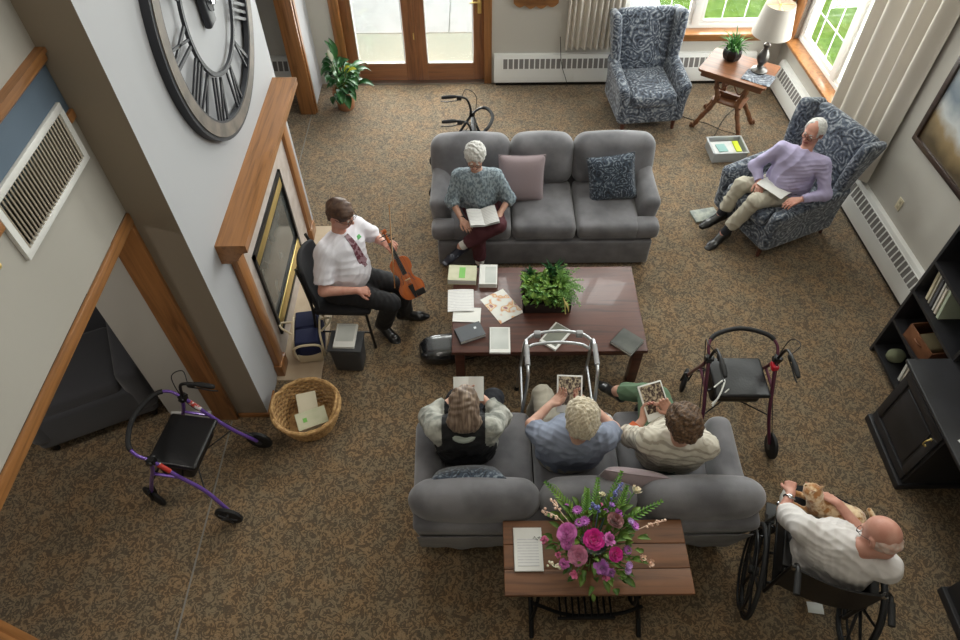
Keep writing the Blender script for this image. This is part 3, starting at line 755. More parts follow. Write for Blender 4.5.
# ================================================================ desk and bookcase
B = M['black_paint']
dk = thing('desk', 'black painted pedestal desk with panelled door at the right edge', 'desk', (3.32,1.78,0))
m = MB(); m.rbox((0,0,.74),(.72,1.94,.03),.008,n=2); m.rbox((.01,0,.715),(.67,1.9,.02),.004,n=1); obj('desk_top', m, B, dk)
for yc, hh in ((.645,.285),(-.66,.285)):
    m = MB(); m.b2((-.31,yc-hh,0),(.33,yc+hh,.705)); m.rbox((.0,yc,.035),(.68,2*hh+.03,.07),.01,n=2); obj('pedestal', m, B, dk)
m = MB(); m.b2((.28,-.4,.3),(.31,.4,.7)); obj('modesty_panel', m, B, dk)
m = MB(); x = -.31
d0, d1, q0, q1 = .645-.265, .645+.265, .09, .68
for a in (((x-.018,d0,q0+.07),(x,d0+.06,q1-.07)),((x-.018,d1-.06,q0+.07),(x,d1,q1-.07)),((x-.018,d0,q0),(x,d1,q0+.07)),((x-.018,d0,q1-.07),(x,d1,q1))): m.b2(*a, bev=.004)
m.b2((x-.006,d0+.06,q0+.07),(x,d1-.06,q1-.07)); m.rbox((x-.008,.645,.385),(.012,.36,.40),.005,n=2); dr = obj('door', m, B, dk)
m = MB(); m.tube(smooth_path([(x-.02,.43,.5),(x-.045,.43,.52),(x-.045,.43,.56),(x-.02,.43,.58)],4), .005, 8); m.ball((x-.02,.43,.5),.01); m.ball((x-.02,.43,.58),.01); obj('door_handle', m, M['brass'], dr, label='brass pull')
m = MB(); m.b2((0,0,0),(.16,.22,.003)); tag(obj('loose_paper', m, M['paper'], loc=(3.1,1.9,.7555), rotz=R(20)), 'white paper lying on the black desk', 'paper')

bc = thing('bookcase', 'tall open black bookcase against the right wall', 'bookcase', (3.49,3.06,0))
m = MB(); m.b2((-.22,.315,0),(.2,.34,1.95)); m.b2((-.22,-.34,0),(.2,-.315,1.95)); obj('side_panel', m, B, bc)
m = MB(); m.b2((.185,-.34,0),(.2,.34,1.95)); obj('back_panel', m, B, bc)
m = MB(); m.rbox((-.01,0,1.96),(.46,.72,.03),.006,n=1); obj('top_panel', m, B, bc)
for z in (.06,.40,.73,1.05,1.38,1.68):
    m = MB(); m.b2((-.22,-.315,z),(.185,.315,z+.025)); obj('shelf', m, B, bc)
def book(name, label, cat, loc, rz, w, d, t, cover, pages=None, rx=0, ry=0, group=None, extra=None, open_=False):
    """lies flat: w along x, d along y, t thick. parts: cover, page_block"""
    b = thing(name, label, cat, loc, rz, group); b.rotation_euler = (rx, ry, rz)
    c = min(.003, t*.2)
    m = MB(); m.b2((-w/2,-d/2,t-c),(w/2,d/2,t)); m.b2((-w/2,-d/2,0),(w/2,d/2,c)); m.b2((-w/2,-d/2,0),(-w/2+c,d/2,t)); obj('cover', m, cover, b)
    m = MB(); m.b2((-w/2+c,-d/2+.004,c),(w/2-.004,d/2-.004,t-c)); obj('page_block', m, pages or M['paper'], b)
    if extra: extra(b, w, d, t)
    return b
cols = [(226,224,216),(120,130,140),(212,206,190),(226,216,200),(236,236,232),(90,90,94),(190,200,176),(230,220,190)]
def shelf_row(z, ys, hs, grp, lean):
    """upright books on a bookcase shelf, spines to the room (-x)"""
    y = ys
    for i, (t, h) in enumerate(hs):
        ci = cols[(i*3+int(z*10)) % len(cols)]
        nm = {0:'white',1:'blue-grey',2:'cream',3:'ivory',4:'bright white',5:'dark grey',6:'pale green',7:'straw coloured'}[(i*3+int(z*10)) % len(cols)]
        pos = ['far end','second from the far end','third from the far end','fourth from the far end','fifth from the far end','near end'][i]
        b = book('book', '%s upright book, %s on the %s shelf' % (nm, pos, grp), 'book', (3.33,y,z), 0, .2, h, t, mat('book_cover_%s_%d' % (nm.replace(' ','_'), i), ci, .6), group='books on the %s bookcase shelf' % grp)
        b.rotation_euler = (R(90-lean), 0, 0); b.location = (3.42, y, z+math.cos(R(lean))*h/2+.002)
        y -= t+.012
shelf_row(.755, 3.33, [(.028,.24),(.018,.26),(.03,.235),(.02,.25),(.026,.22),(.03,.25)], 'upper', 12)
shelf_row(.085, 3.05, [(.03,.22),(.02,.24),(.025,.2)], 'bottom', 9)
M['leather'] = mat('brown_leather', (128,84,56), .5, col2=(100,62,40), nscale=9)
bx = thing('leather_box', 'open tan leather box on the middle bookcase shelf', 'box', (3.42,3.08,.426), R(6))
m = MB(); 
m.b2((-.13,-.15,0),(.13,.15,.008)); m.b2((-.13,-.15,0),(-.12,.15,.14),bev=.003); m.b2((.12,-.15,0),(.13,.15,.14),bev=.003); m.b2((-.13,-.15,0),(.13,-.14,.14),bev=.003); m.b2((-.13,.14,0),(.13,.15,.14),bev=.003); obj('box_body', m, M['leather'], bx)
m = MB(); m.tube(smooth_path([(-.132,-.04,.09),(-.15,-.02,.10),(-.15,.02,.10),(-.132,.04,.09)],4), .006, 6); obj('handle', m, M['leather'], bx)
m = MB(); m.rbox((0,0,.05),(.13,.1,.1),.045,n=6,m=3,puff=(.01,.01,.01)); tag(obj('storage_pouch', m, mat('olive_cloth', (112,116,92), .9), loc=(3.36,3.22,.088)), 'small olive pouch on the lowest bookcase shelf', 'pouch')
m = MB(); m.rbox((0,0,.05),(.2,.16,.1),.02,n=2); tag(obj('canvas_bundle', m, mat('khaki_canvas', (120,108,80), .9), loc=(3.42,3.07,.437), rotz=R(8)), 'khaki bundle inside the leather box', 'bundle')

# framed picture on the right wall
def painting():
    m = mat('landscape_painting', (120,130,140), .4)
    nt, N, L, b = nodes(m); tc = N.new('ShaderNodeTexCoord'); sp = N.new('ShaderNodeSeparateXYZ'); L.new(tc.outputs['Object'], sp.inputs[0])
    n = N.new('ShaderNodeTexNoise'); n.inputs['Scale'].default_value = 3.2; n.inputs['Detail'].default_value = 5; L.new(tc.outputs['Object'], n.inputs['Vector'])
    a = N.new('ShaderNodeMath'); a.operation = 'MULTIPLY_ADD'; a.inputs[1].default_value = .35; L.new(n.outputs['Fac'], a.inputs[0]); L.new(sp.outputs[2], a.inputs[2])
    mr = N.new('ShaderNodeMapRange'); mr.inputs['From Min'].default_value = -.25; mr.inputs['From Max'].default_value = .6; L.new(a.outputs[0], mr.inputs['Value'])
    r = ramp(N, [(.1,(84,70,48)),(.3,(150,128,92)),(.42,(196,200,200)),(.58,(120,134,146)),(.8,(168,176,182)),(1,(76,88,100))]); L.new(mr.outputs[0], r.inputs['Fac']); L.new(r.outputs['Color'], b.inputs['Base Color'])
    b.inputs['Coat Weight'].default_value = .6
    return m
pc = thing('framed_picture', 'large dark-framed landscape picture on the right wall', 'picture'); pc.matrix_world = T2 @ TM((3.28,0,1.5))
w, h, fr = .60, .42, .05
m = MB(); 
for a in (((-w,-.035,-h),(w,0,-h+fr)),((-w,-.035,h-fr),(w,0,h)),((-w,-.035,-h+fr),(-w+fr,0,h-fr)),((w-fr,-.035,-h+fr),(w,0,h-fr))): m.b2(*a, bev=.003)
obj('picture_frame', m, wood_mat('espresso_frame', (58,44,38), (38,28,26), 0), pc)
m = MB(); m.b2((-w+fr,-.015,-h+fr),(w-fr,-.008,h-fr)); obj('canvas', m, painting(), pc)

# wooden wall ornament at the top edge
wo = thing('wall_shelf', 'scalloped wooden ornament hanging high on the back wall', 'shelf', (.64,YB,.96))
m = MB(); pts = []
n = 30
for i in range(n+1): u = i/n; pts.append((-.25+.5*u, -.03-.035*abs(math.sin(u*PI*4))-.03*math.sin(u*PI)))
pts += [(.25,.26),(.12,.34),(0,.38),(-.12,.34),(-.25,.26)]
m.prism(pts, 0, .03, Matrix(((1,0,0,0),(0,0,-1,0),(0,1,0,.06),(0,0,0,1)))); obj('back_board', m, M['oak_x'], wo)
m = MB(); m.rbox((0,-.07,.12),(.42,.1,.02),.006,n=2); obj('ledge', m, M['oak_x'], wo)

# ================================================================ rollators (user side = local +x)
def rollator(label, loc, rz, frame, w=.24, sticker=True, handles=(1,1), seat=None, folded=False, loop=True, bag=True):
    r = thing('rollator', label, 'walker', loc, rz, 'rollators')
    for sg in (-1,1):
        y = sg*w; yw = sg*(w+.035)
        m = MB(); m.tube(smooth_path([(-.05,y,.70),(.06,y,.52),(.19,y,.33),(.31,yw,.13)],5), .0135, 10); m.tube([(.06,y,.50),(-.12,y,.50)], .011, 8); obj('rear_leg', m, frame, r)
        m = MB(); m.tube(smooth_path([(-.05,y,.72),(-.10,y,.55),(-.19,y,.35),(-.25,y,.20)],5), .0135, 10); obj('front_leg', m, frame, r)
        if handles[0 if sg < 0 else 1]:
            m = MB(); m.tube(smooth_path([(-.05,y,.68),(-.03,y,.80),(.0,y,.87),(.06,y,.895),(.10,y,.90)],5), .011, 10); obj('handle_post', m, M['black'], r)
            m = MB(); m.tube([(.10,y,.90),(.15,y,.90),(.22,y,.895),(.24,y,.893)], [.014,.019,.017,.012], 10); obj('grip', m, M['rubber'], r)
            m = MB(); m.tube(smooth_path([(.06,y-.01*sg,.87),(.13,y,.85),(.2,y,.845),(.25,y,.85)],4), .005, 8); m.rbox((.07,y,.88),(.05,.03,.04),.01); obj('brake_lever', m, M['black'], r)
            m = MB(); m.tube(smooth_path([(.05,y,.87),(.0,y+sg*.07,.93),(-.1,y+sg*.05,.85),(-.05,y+sg*.01,.6),(.1,y+sg*.02,.42),(.3,yw,.2)],6), .0035, 6); obj('brake_cable', m, M['black'], r)
        m = MB(); m.lathe([(.02,-.02),(.085,-.018),(.098,-.01),(.10,0),(.098,.01),(.085,.018),(.02,.02)], 26, T=TM((.31,yw+sg*.025,.10),0,R(90))); o = obj('rear_wheel', m, M['rubber'], r)
        m = MB(); m.cyl((.31,yw+sg*.0,.10),(.31,yw+sg*.05,.10),.03,n=16)
        for k in range(5): a = k*2*PI/5; m.tube([(.31,yw+sg*.045,.1),(.31+.07*math.cos(a),yw+sg*.045,.1+.07*math.sin(a))], .008, 6)
        obj('wheel_hub', m, M['grey_plastic'], o)
        m = MB(); T = TM((-.27,y,.10), R(20*sg)) @ TM((0,0,0),0,R(90)); m.lathe([(.02,-.018),(.085,-.016),(.098,-.008),(.10,0),(.098,.008),(.085,.016),(.02,.018)], 26, T=T); o = obj('front_wheel', m, M['rubber'], r)
        m = MB(); m.tube([(-.25,y-.03,.22),(-.27,y-.03,.1)], .008, 6); m.tube([(-.25,y+.03,.22),(-.27,y+.03,.1)], .008, 6); m.tube([(-.25,y-.03,.22),(-.25,y+.03,.22)], .012, 6); obj('caster_fork', m, M['black'], r)
        m = MB(); m.cyl((-.05,y-.03,.70),(-.05,y+.03,.70),.022); m.box((-.05,y,.70),(.05,.035,.05)); obj('joint_clamp', m, M['black'], r)
        if sticker: m = MB(); m.tube([(-.02,y,.655),(.03,y,.575)], .016, 10); obj('frame_sticker', m, mat('white_red_sticker', (225,220,222), .5, col2=(196,60,50), nscale=14, lo=.45, hi=.5), r, label='white and red sticker')
    m = MB(); m.tube([(-.19,-w,.35),(-.19,w,.35)], .008, 8); m.tube([(.19,-w,.33),(.0,0,.3),(.19,w,.33)], .006, 6); m.tube([(-.14,-w,.47),(.08,w,.47)], .006, 6); m.tube([(-.14,w,.47),(.08,-w,.47)], .006, 6); obj('cross_brace', m, M['black'], r)
    if not folded:
        m = MB(); m.rbox((-.0,0,.535),(.34,2*w-.09,.04),.018,n=4,m=3,puff=(0,0,.008)); obj('seat', m, seat or M['seat_vinyl'], r)
        if bag:
            m = MB(); m.rbox((-.02,0,.43),(.24,2*w-.12,.16),.03,n=3,m=2); obj('pouch', m, M['black'], r)
    else:
        m = MB(); m.rbox((-.06,0,.56),(.05,2*w-.09,.3),.018,n=3); obj('seat', m, M['seat_vinyl'], r)
    if loop:
        p = smooth_path([(-.05,-w,.70),(-.13,-w,.76),(-.20,-w*.74,.79),(-.245,0,.80),(-.20,w*.74,.79),(-.13,w,.76),(-.05,w,.70)],7)
        m = MB(); m.tube(p, .011, 10); obj('backrest_bar', m, frame, r)
        m = MB(); k = len(p); m.tube(p[k//2-11:k//2+12], .017, 12); obj('backrest_pad', m, M['rubber'], r)
    return r
M['seat_vinyl'] = mat('black_vinyl_seat', (26,26,28), .35, bump=.1, bscale=60)
M['purple'] = mat('purple_metallic', (112,78,168), .3, .3, coat=.6)
M['burgundy'] = mat('burgundy_metallic', (96,42,66), .3, .35, coat=.6)
rollator('purple rollator with black seat standing at the wide opening', (-2.03,2.27,0), R(-9), M['purple'], handles=(0,1))
rr = rollator('burgundy rollator with black seat right of the near sofa', (1.85,2.75,0), R(-91), M['burgundy'], sticker=False)
m = MB(); m.rbox((-.03,.235,.64),(.07,.05,.05),.015); obj('red_reflector', m, mat('red_plastic', (200,30,50), .3), rr, label='red plastic cap')
m = MB(); m.tube(smooth_path([(.1,-.2,.56),(.05,-.12,.58),(.16,-.17,.57),(.22,-.22,.50)],5), .006, 6); m.tube([(.12,-.1,.57),(.2,-.22,.5)], .005, 6); obj('bag_strap', m, M['paper'], rr, label='white strap')
rollator('dark grey rollator parked behind the far sofa', (-.12,5.60,0), R(182), mat('dark_metallic_frame', (70,74,80), .3, .7), w=.20, folded=True, sticker=False)

# aluminium walking frame
wf = thing('walking_frame', 'silver aluminium folding walking frame in front of the near sofa', 'walker', (.545,2.76,0))
for sg in (-1,1):
    x = sg*.235
    m = MB(); p = smooth_path([(x+sg*.03,.26,.0),(x+sg*.015,.20,.45),(x,.13,.80),(x,.06,.86),(x,-.12,.86),(x,-.18,.80),(x+sg*.02,-.20,.45),(x+sg*.04,-.22,.0)],6); m.tube(p, .0127, 12); obj('side_frame', m, M['alu'], wf)
    m = MB(); m.tube([(x,.05,.865),(x,-.12,.865)], .018, 12); obj('hand_grip', m, M['grip_grey'] if 'grip_grey' in M else M.setdefault('grip_grey', mat('grey_grip', (150,150,152), .5)), wf)
    m = MB(); m.tube([(x+sg*.016,.21,.40),(x+sg*.02,-.20,.40)], .010, 10); obj('side_rail', m, M['alu'], wf)
    for y in (.26,-.22):
        m = MB(); m.cyl((x+sg*(.03 if y > 0 else .04),y,0),(x+sg*(.03 if y > 0 else .04),y*.99,.05),.02,.017); obj('rubber_foot', m, M['rubber'], wf)
for z, b in ((.80,.07),(.70,.045)):
    m = MB(); m.tube(smooth_path([(-.235,.14,z),(-.16,.14+b*.7,z+.015),(0,.14+b,z+.02),(.16,.14+b*.7,z+.015),(.235,.14,z)],5), .0115, 10); obj('front_bar', m, M['alu'], wf)
m = MB(); m.rbox((-.15,.19,.81),(.05,.04,.05),.01); m.rbox((.15,.19,.81),(.05,.04,.05),.01); obj('fold_button', m, M['grip_grey'], wf)

# ================================================================ wheelchair (front = local +y)
WCL, WCR = (2.02,1.43,0), R(-20)
wc = thing('wheelchair', 'black manual wheelchair carrying the bald man and the cat', 'wheelchair', WCL, WCR)
M['vinyl'] = mat('black_upholstery_vinyl', (20,20,22), .4, bump=.05, bscale=30)
for sg in (-1,1):
    x = sg*.315
    T = TM((x,-.09,.305), 0, 0, R(3*sg))
    o = None
    m = MB(); m.tube([(0,.29*math.cos(2*PI*k/48),.29*math.sin(2*PI*k/48)) for k in range(48)], .015, 10, closed=True, T=T); o = obj('tyre', m, M['rubber'], wc)
    m = MB(); m.tube([(0,.268*math.cos(2*PI*k/48),.268*math.sin(2*PI*k/48)) for k in range(48)], .009, 8, closed=True, T=T); m.cyl((-.03,0,0),(.03,0,0),.028,n=16,T=T)
    for k in range(8): a = k*PI/4; m.tube([(0,0,0),(0,.265*math.cos(a),.265*math.sin(a))], [.011,.008], 6, T=T)
    obj('wheel_rim', m, M['black'], o)
    m = MB(); m.tube([(sg*.035,.25*math.cos(2*PI*k/48),.25*math.sin(2*PI*k/48)) for k in range(48)], .008, 8, closed=True, T=T)
    for k in range(6): a = k*PI/3; m.tube([(sg*.005,.262*math.cos(a),.262*math.sin(a)),(sg*.035,.25*math.cos(a),.25*math.sin(a))], .004, 6, T=T)
    obj('hand_rim', m, M['black'], o)
    xi = sg*.235
    m = MB(); m.tube(smooth_path([(xi,-.19,.28),(xi,-.20,.5),(xi,-.22,.80),(xi,-.25,.88),(xi,-.32,.89)],5), .012, 10); m.tube([(xi,-.19,.46),(xi,.22,.46)], .012, 10); m.tube(smooth_path([(xi,.18,.46),(xi,.25,.43),(xi,.29,.3),(xi,.33,.14)],5), .012, 10); m.tube([(xi,-.19,.28),(xi,.26,.28)], .011, 10); obj('side_frame', m, M['black'], wc)
    m = MB(); m.tube([(xi,-.29,.89),(xi,-.41,.885)], .018, 12); obj('push_handle', m, M['rubber'], wc)
    m = MB(); m.tube(smooth_path([(xi,-.21,.62),(xi,-.15,.66),(xi,.12,.66),(xi,.19,.6),(xi,.2,.46)],5), .011, 10); m.b2((xi-.006,-.18,.47),(xi+.006,.18,.62)); obj('arm_frame', m, M['black'], wc)
    m = MB(); m.rbox((xi,-.02,.68),(.055,.32,.03),.013,n=3); obj('armrest', m, M['vinyl'], wc)
    m = MB(); m.lathe([(.02,-.014),(.085,-.012),(.095,0),(.085,.012),(.02,.014)], 24, T=TM((xi,.31,.097),R(12),R(90))@TM((0,0,0),0,0)); o = obj('caster_wheel', m, M['rubber'], wc)
    m = MB(); m.tube([(xi-.03,.27,.24),(xi-.03,.31,.1)], .008, 6); m.tube([(xi+.03,.27,.24),(xi+.03,.31,.1)], .008, 6); m.tube([(xi-.03,.27,.24),(xi+.03,.27,.24)], .011, 6); obj('caster_fork', m, M['chrome'], wc)
    m = MB(); m.tube([(xi,.31,.2),(xi*.9,.42,.1)], .01, 8); m.rbox((xi*.62,.45,.09),(.15,.15,.012),.005); obj('footrest', m, M['black'], wc)
    m = MB(); m.tube([(xi+sg*.03,.16,.5),(xi+sg*.05,.24,.6)], .007, 6); m.ball((xi+sg*.05,.245,.61),.014); obj('brake_lever', m, M['chrome'], wc)
    m = MB(); m.cyl((xi,-.225,.80),(xi,-.23,.84),.016); obj('frame_bolt', m, M['chrome'], wc)
m = MB(); m.rbox((0,.02,.475),(.46,.42,.02),.009,n=2); obj('seat_sling', m, M['vinyl'], wc)
m = MB(); m.grid(lambda u, v: (-.24+.48*u, -.205-.035*math.sin(u*PI)-.03*v, .48+.34*v), 16, 6, thick=.012); obj('back_sling', m, M['vinyl'], wc)
m = MB(); m.tube([(-.235,-.1,.44),(.235,-.1,.2)], .01, 8); m.tube([(.235,-.1,.44),(-.235,-.1,.2)], .01, 8); m.tube([(-.235,.1,.44),(.235,.1,.2)], .01, 8); m.tube([(.235,.1,.44),(-.235,.1,.2)], .01, 8); obj('cross_brace', m, M['black'], wc)

# ================================================================ violinist's chair (front = local -y)
CHL, CHR = (-1.12,3.70,0), R(88)
cc = thing('stacking_chair', 'black-framed padded chair under the violinist', 'chair', CHL, CHR)
M['charcoal'] = mat('charcoal_fabric', (34,34,38), .85, bump=.1, bscale=90)
m = MB(); m.rbox((0,-.01,.44),(.46,.46,.055),.025,n=4,m=5,puff=(0,0,.012)); obj('seat', m, M['charcoal'], cc)
m = MB()
m.rbox((0,0,.66),(.44,.04,.46),.019,n=3,m=8,fn=lambda o,u: [o[0]*(1-.12*max(0,u[2])**2), o[1]+.255-.05*(u[0]**2)+.03*u[2], o[2]-.04*u[0]**2*(u[2] > 0)]); obj('backrest', m, M['charcoal'], cc)
for sg in (-1,1):
    m = MB(); m.tube([(sg*.22,-.2,.43),(sg*.24,-.23,0)], .0125, 8); obj('leg', m, M['black'], cc)
    m = MB(); m.tube(smooth_path([(sg*.24,.27,0),(sg*.225,.22,.43),(sg*.215,.235,.7),(sg*.19,.27,.9)],5), .0125, 8); obj('leg', m, M['black'], cc)
m = MB(); m.tube([(-.22,-.2,.415),(.22,-.2,.415)], .01, 8); m.tube([(-.22,.2,.415),(.22,.2,.415)], .01, 8); m.tube([(-.22,-.2,.415),(-.22,.2,.415)], .01, 8); m.tube([(.22,-.2,.415),(.22,.2,.415)], .01, 8); m.tube([(-.232,-.215,.2),(-.232,.24,.2)],.008,8); m.tube([(.232,-.215,.2),(.232,.24,.2)],.008,8); obj('seat_frame', m, M['black'], cc)

# grey arm chair in the dark side room
dc = thing('lounge_chair', 'dark grey lounge armchair seen through the wide opening', 'armchair', (-3.06,2.98,0), R(25))
dm = mat('dark_grey_upholstery', (62,62,66), .9, sheen=.3)
m = MB(); m.rbox((0,0,.25),(.86,.8,.34),.05,n=3); obj('base', m, dm, dc)
m = MB(); m.rbox((0,-.06,.45),(.56,.62,.14),.05,n=4,m=4,puff=(0,0,.02)); obj('seat_cushion', m, dm, dc)
m = MB(); m.rbox((0,.34,.55),(.8,.2,.72),.08,n=5,m=4,T=TM((0,0,0),0,R(-8))); obj('back', m, dm, dc)
for sg in (-1,1):
    m = MB(); m.rbox((sg*.37,0,.38),(.18,.82,.5),.08,n=5,m=3); obj('arm', m, dm, dc)
    for y in (-.34,.34): m = MB(); m.cyl((sg*.36,y,0),(sg*.36,y,.09),.02,.028); obj('leg', m, M['black'], dc)
# ================================================================ organic surfaces: blended distance fields meshed into one continuous skin
V3 = lambda *a: np.array(a, float)
def nrm(v): v = np.array(v, float); return v/max(1e-9, np.linalg.norm(v))
def cone(a, b, ra, rb=None, k=.02, cuts=(), op='u', sq=None): return dict(t='c', a=np.array(a,float), b=np.array(b,float), ra=ra, rb=ra if rb is None else rb, k=k, cuts=cuts, op=op, sq=sq)
def ell(c, r, ax=None, k=.02, cuts=(), op='u'): return dict(t='e', c=np.array(c,float), r=np.array(r,float), ax=ax, k=k, cuts=cuts, op=op)
def capend(b, d): return (np.array(b,float), nrm(d))      # flat end: keep the side behind b along d
def field(prims, vox):
    lo = np.full(3, 1e9); hi = -lo; bb = []
    for p in prims:
        if p['t'] == 'c':
            r = max(p['ra'], p['rb']); l = np.minimum(p['a'], p['b'])-r; h = np.maximum(p['a'], p['b'])+r
        else:
            r = p['r'].max(); l = p['c']-r; h = p['c']+r
        bb.append((l, h))
        if p['op'] == 'u': lo = np.minimum(lo, l); hi = np.maximum(hi, h)
    lo = lo-4*vox; hi = hi+4*vox
    n = np.ceil((hi-lo)/vox).astype(int)+1; BG = 4*vox
    G = np.full(n, .5, np.float32)
    for p, (l, h) in zip(prims, bb):
        mg = p['k']+3*vox
        i0 = np.maximum(0, np.floor((l-mg-lo)/vox).astype(int)); i1 = np.minimum(n, np.ceil((h+mg-lo)/vox).astype(int)+1)
        if (i1 <= i0).any(): continue
        ax = [((np.arange(i0[i], i1[i])*vox)+lo[i]).astype(np.float32) for i in range(3)]
        X, Y, Z = np.meshgrid(*ax, indexing='ij')
        if p['t'] == 'c':
            ab = p['b']-p['a']; L2 = max(1e-12, ab@ab)
            x, y, z = X-p['a'][0], Y-p['a'][1], Z-p['a'][2]
            t = np.clip((x*ab[0]+y*ab[1]+z*ab[2])/L2, 0, 1)
            dx, dy, dz = x-t*ab[0], y-t*ab[1], z-t*ab[2]
            if p['sq'] is not None:       # squash: thickness direction scaled
                d, f = p['sq']; pr = dx*d[0]+dy*d[1]+dz*d[2]; e = (1/f-1)*pr
                dx, dy, dz = dx+e*d[0], dy+e*d[1], dz+e*d[2]
                D = (np.sqrt(dx*dx+dy*dy+dz*dz)-(p['ra']+(p['rb']-p['ra'])*t))*(.6 if f < .7 else .85)
            else: D = np.sqrt(dx*dx+dy*dy+dz*dz)-(p['ra']+(p['rb']-p['ra'])*t)
        else:
            x, y, z = X-p['c'][0], Y-p['c'][1], Z-p['c'][2]
            if p['ax'] is not None:
                A = p['ax']; x, y, z = (x*A[0][0]+y*A[0][1]+z*A[0][2]), (x*A[1][0]+y*A[1][1]+z*A[1][2]), (x*A[2][0]+y*A[2][1]+z*A[2][2])
            r = p['r']; k0 = np.sqrt((x/r[0])**2+(y/r[1])**2+(z/r[2])**2); k1 = np.sqrt((x/r[0]**2)**2+(y/r[1]**2)**2+(z/r[2]**2)**2)
            D = k0*(k0-1)/np.maximum(k1, 1e-6)
        for q, d in p['cuts']: D = np.maximum(D, (X-q[0])*d[0]+(Y-q[1])*d[1]+(Z-q[2])*d[2])
        S = G[i0[0]:i1[0], i0[1]:i1[1], i0[2]:i1[2]]; k = max(p['k'], 1e-4)
        if p['op'] == 'u':
            hh = np.clip(.5+.5*(S-D)/k, 0, 1); S[...] = S*(1-hh)+D*hh-k*hh*(1-hh)
        else:
            D = -D; hh = np.clip(.5-.5*(S-D)/k, 0, 1); S[...] = S*(1-hh)+D*hh+k*hh*(1-hh)
    np.clip(G, -BG, BG, out=G)
    g = openvdb.FloatGrid(BG); g.copyFromArray(G)
    P, Q = g.convertToQuads(isovalue=0)
    return P*vox+lo, Q
def sdf_obj(name, prims, mats, parent, org, vox=.006, wob=0, wfreq=18, face_fn=None, label=None, relax=1, cloth=False):
    P, Q = field(prims, vox); P = P.astype(np.float64)
    if relax:
        for _ in range(relax):      # light laplacian relax
            S = np.zeros_like(P); cnt = np.zeros(len(P))
            for a, b in ((0,1),(1,2),(2,3),(3,0)):
                np.add.at(S, Q[:,a], P[Q[:,b]]); np.add.at(cnt, Q[:,a], 1); np.add.at(S, Q[:,b], P[Q[:,a]]); np.add.at(cnt, Q[:,b], 1)
            P = P*.5+.5*S/np.maximum(cnt, 1)[:,None]
    e1 = P[Q[:,2]]-P[Q[:,0]]; e2 = P[Q[:,3]]-P[Q[:,1]]; N = np.cross(e1, e2)
    vol = (P[Q].mean(1)*N).sum()
    if vol < 0: Q = Q[:, ::-1]; N = -N
    if wob:
        VN = np.zeros_like(P)
        for k in range(4): np.add.at(VN, Q[:,k], N)
        VN /= np.maximum(1e-12, np.linalg.norm(VN, axis=1))[:,None]
        s = np.zeros(len(P)); rs = np.random.RandomState(len(P) % 1000+3)
        for o in range(6):
            d = rs.normal(size=3); d /= np.linalg.norm(d); d2 = rs.normal(size=3)*wfreq*.22; d3 = rs.normal(size=3)*wfreq*.15
            f = wfreq*(.5+.35*o); ph = rs.rand()*6; a_ = np.sin(P@d*f+ph+3.2*np.sin(P@d2+ph*2)+2*np.sin(P@d3[[1,2,0]]*1.7+ph))
            s += (1-2*np.abs(a_))*(.5+.5*np.sin(P@d3+ph*3))/(1+.25*o) if cloth else a_/(1+.5*o)
        P = P+VN*(s*wob/2)[:,None]
    P = P-np.array(org)
    me = bpy.data.meshes.new(name); nv, nf = len(P), len(Q)
    me.vertices.add(nv); me.vertices.foreach_set('co', P.astype(np.float32).ravel())
    me.loops.add(nf*4); me.loops.foreach_set('vertex_index', Q.astype(np.int32).ravel())
    me.polygons.add(nf); me.polygons.foreach_set('loop_start', np.arange(0, nf*4, 4, dtype=np.int32))
    try: me.polygons.foreach_set('loop_total', np.full(nf, 4, dtype=np.int32))
    except Exception: pass
    if not isinstance(mats, (list, tuple)): mats = [mats]
    for m in mats: me.materials.append(m)
    if face_fn is not None:
        cen = (P[Q].mean(1))+np.array(org); me.polygons.foreach_set('material_index', face_fn(cen).astype(np.int32))
    me.polygons.foreach_set('use_smooth', np.ones(nf, dtype=bool)); me.update(calc_edges=True); me.validate()
    o = bpy.data.objects.new(name, me); C.objects.link(o); o.parent = parent
    if label: o['label'] = label
    return o

def skin_mat(n, c, c2): 
    m = mat(n, c, .5, col2=c2, nscale=14, bump=.05, bscale=90); m.node_tree.nodes['Principled BSDF'].inputs['Subsurface Weight'].default_value = .0; return m
M['skin'] = skin_mat('skin_fair', (204,162,142), (192,144,124))
M['skin_pink'] = skin_mat('skin_ruddy', (204,154,136), (190,132,114))
M['lips'] = mat('lips', (164,92,84), .45)
M['eye_white'] = mat('eye_white', (228,224,218), .3); M['iris'] = mat('iris', (58,54,52), .2)
M['glasses'] = mat('spectacle_frame', (50,46,44), .3, .6)
M['shoe'] = mat('black_shoe_leather', (22,22,24), .28, coat=.4)

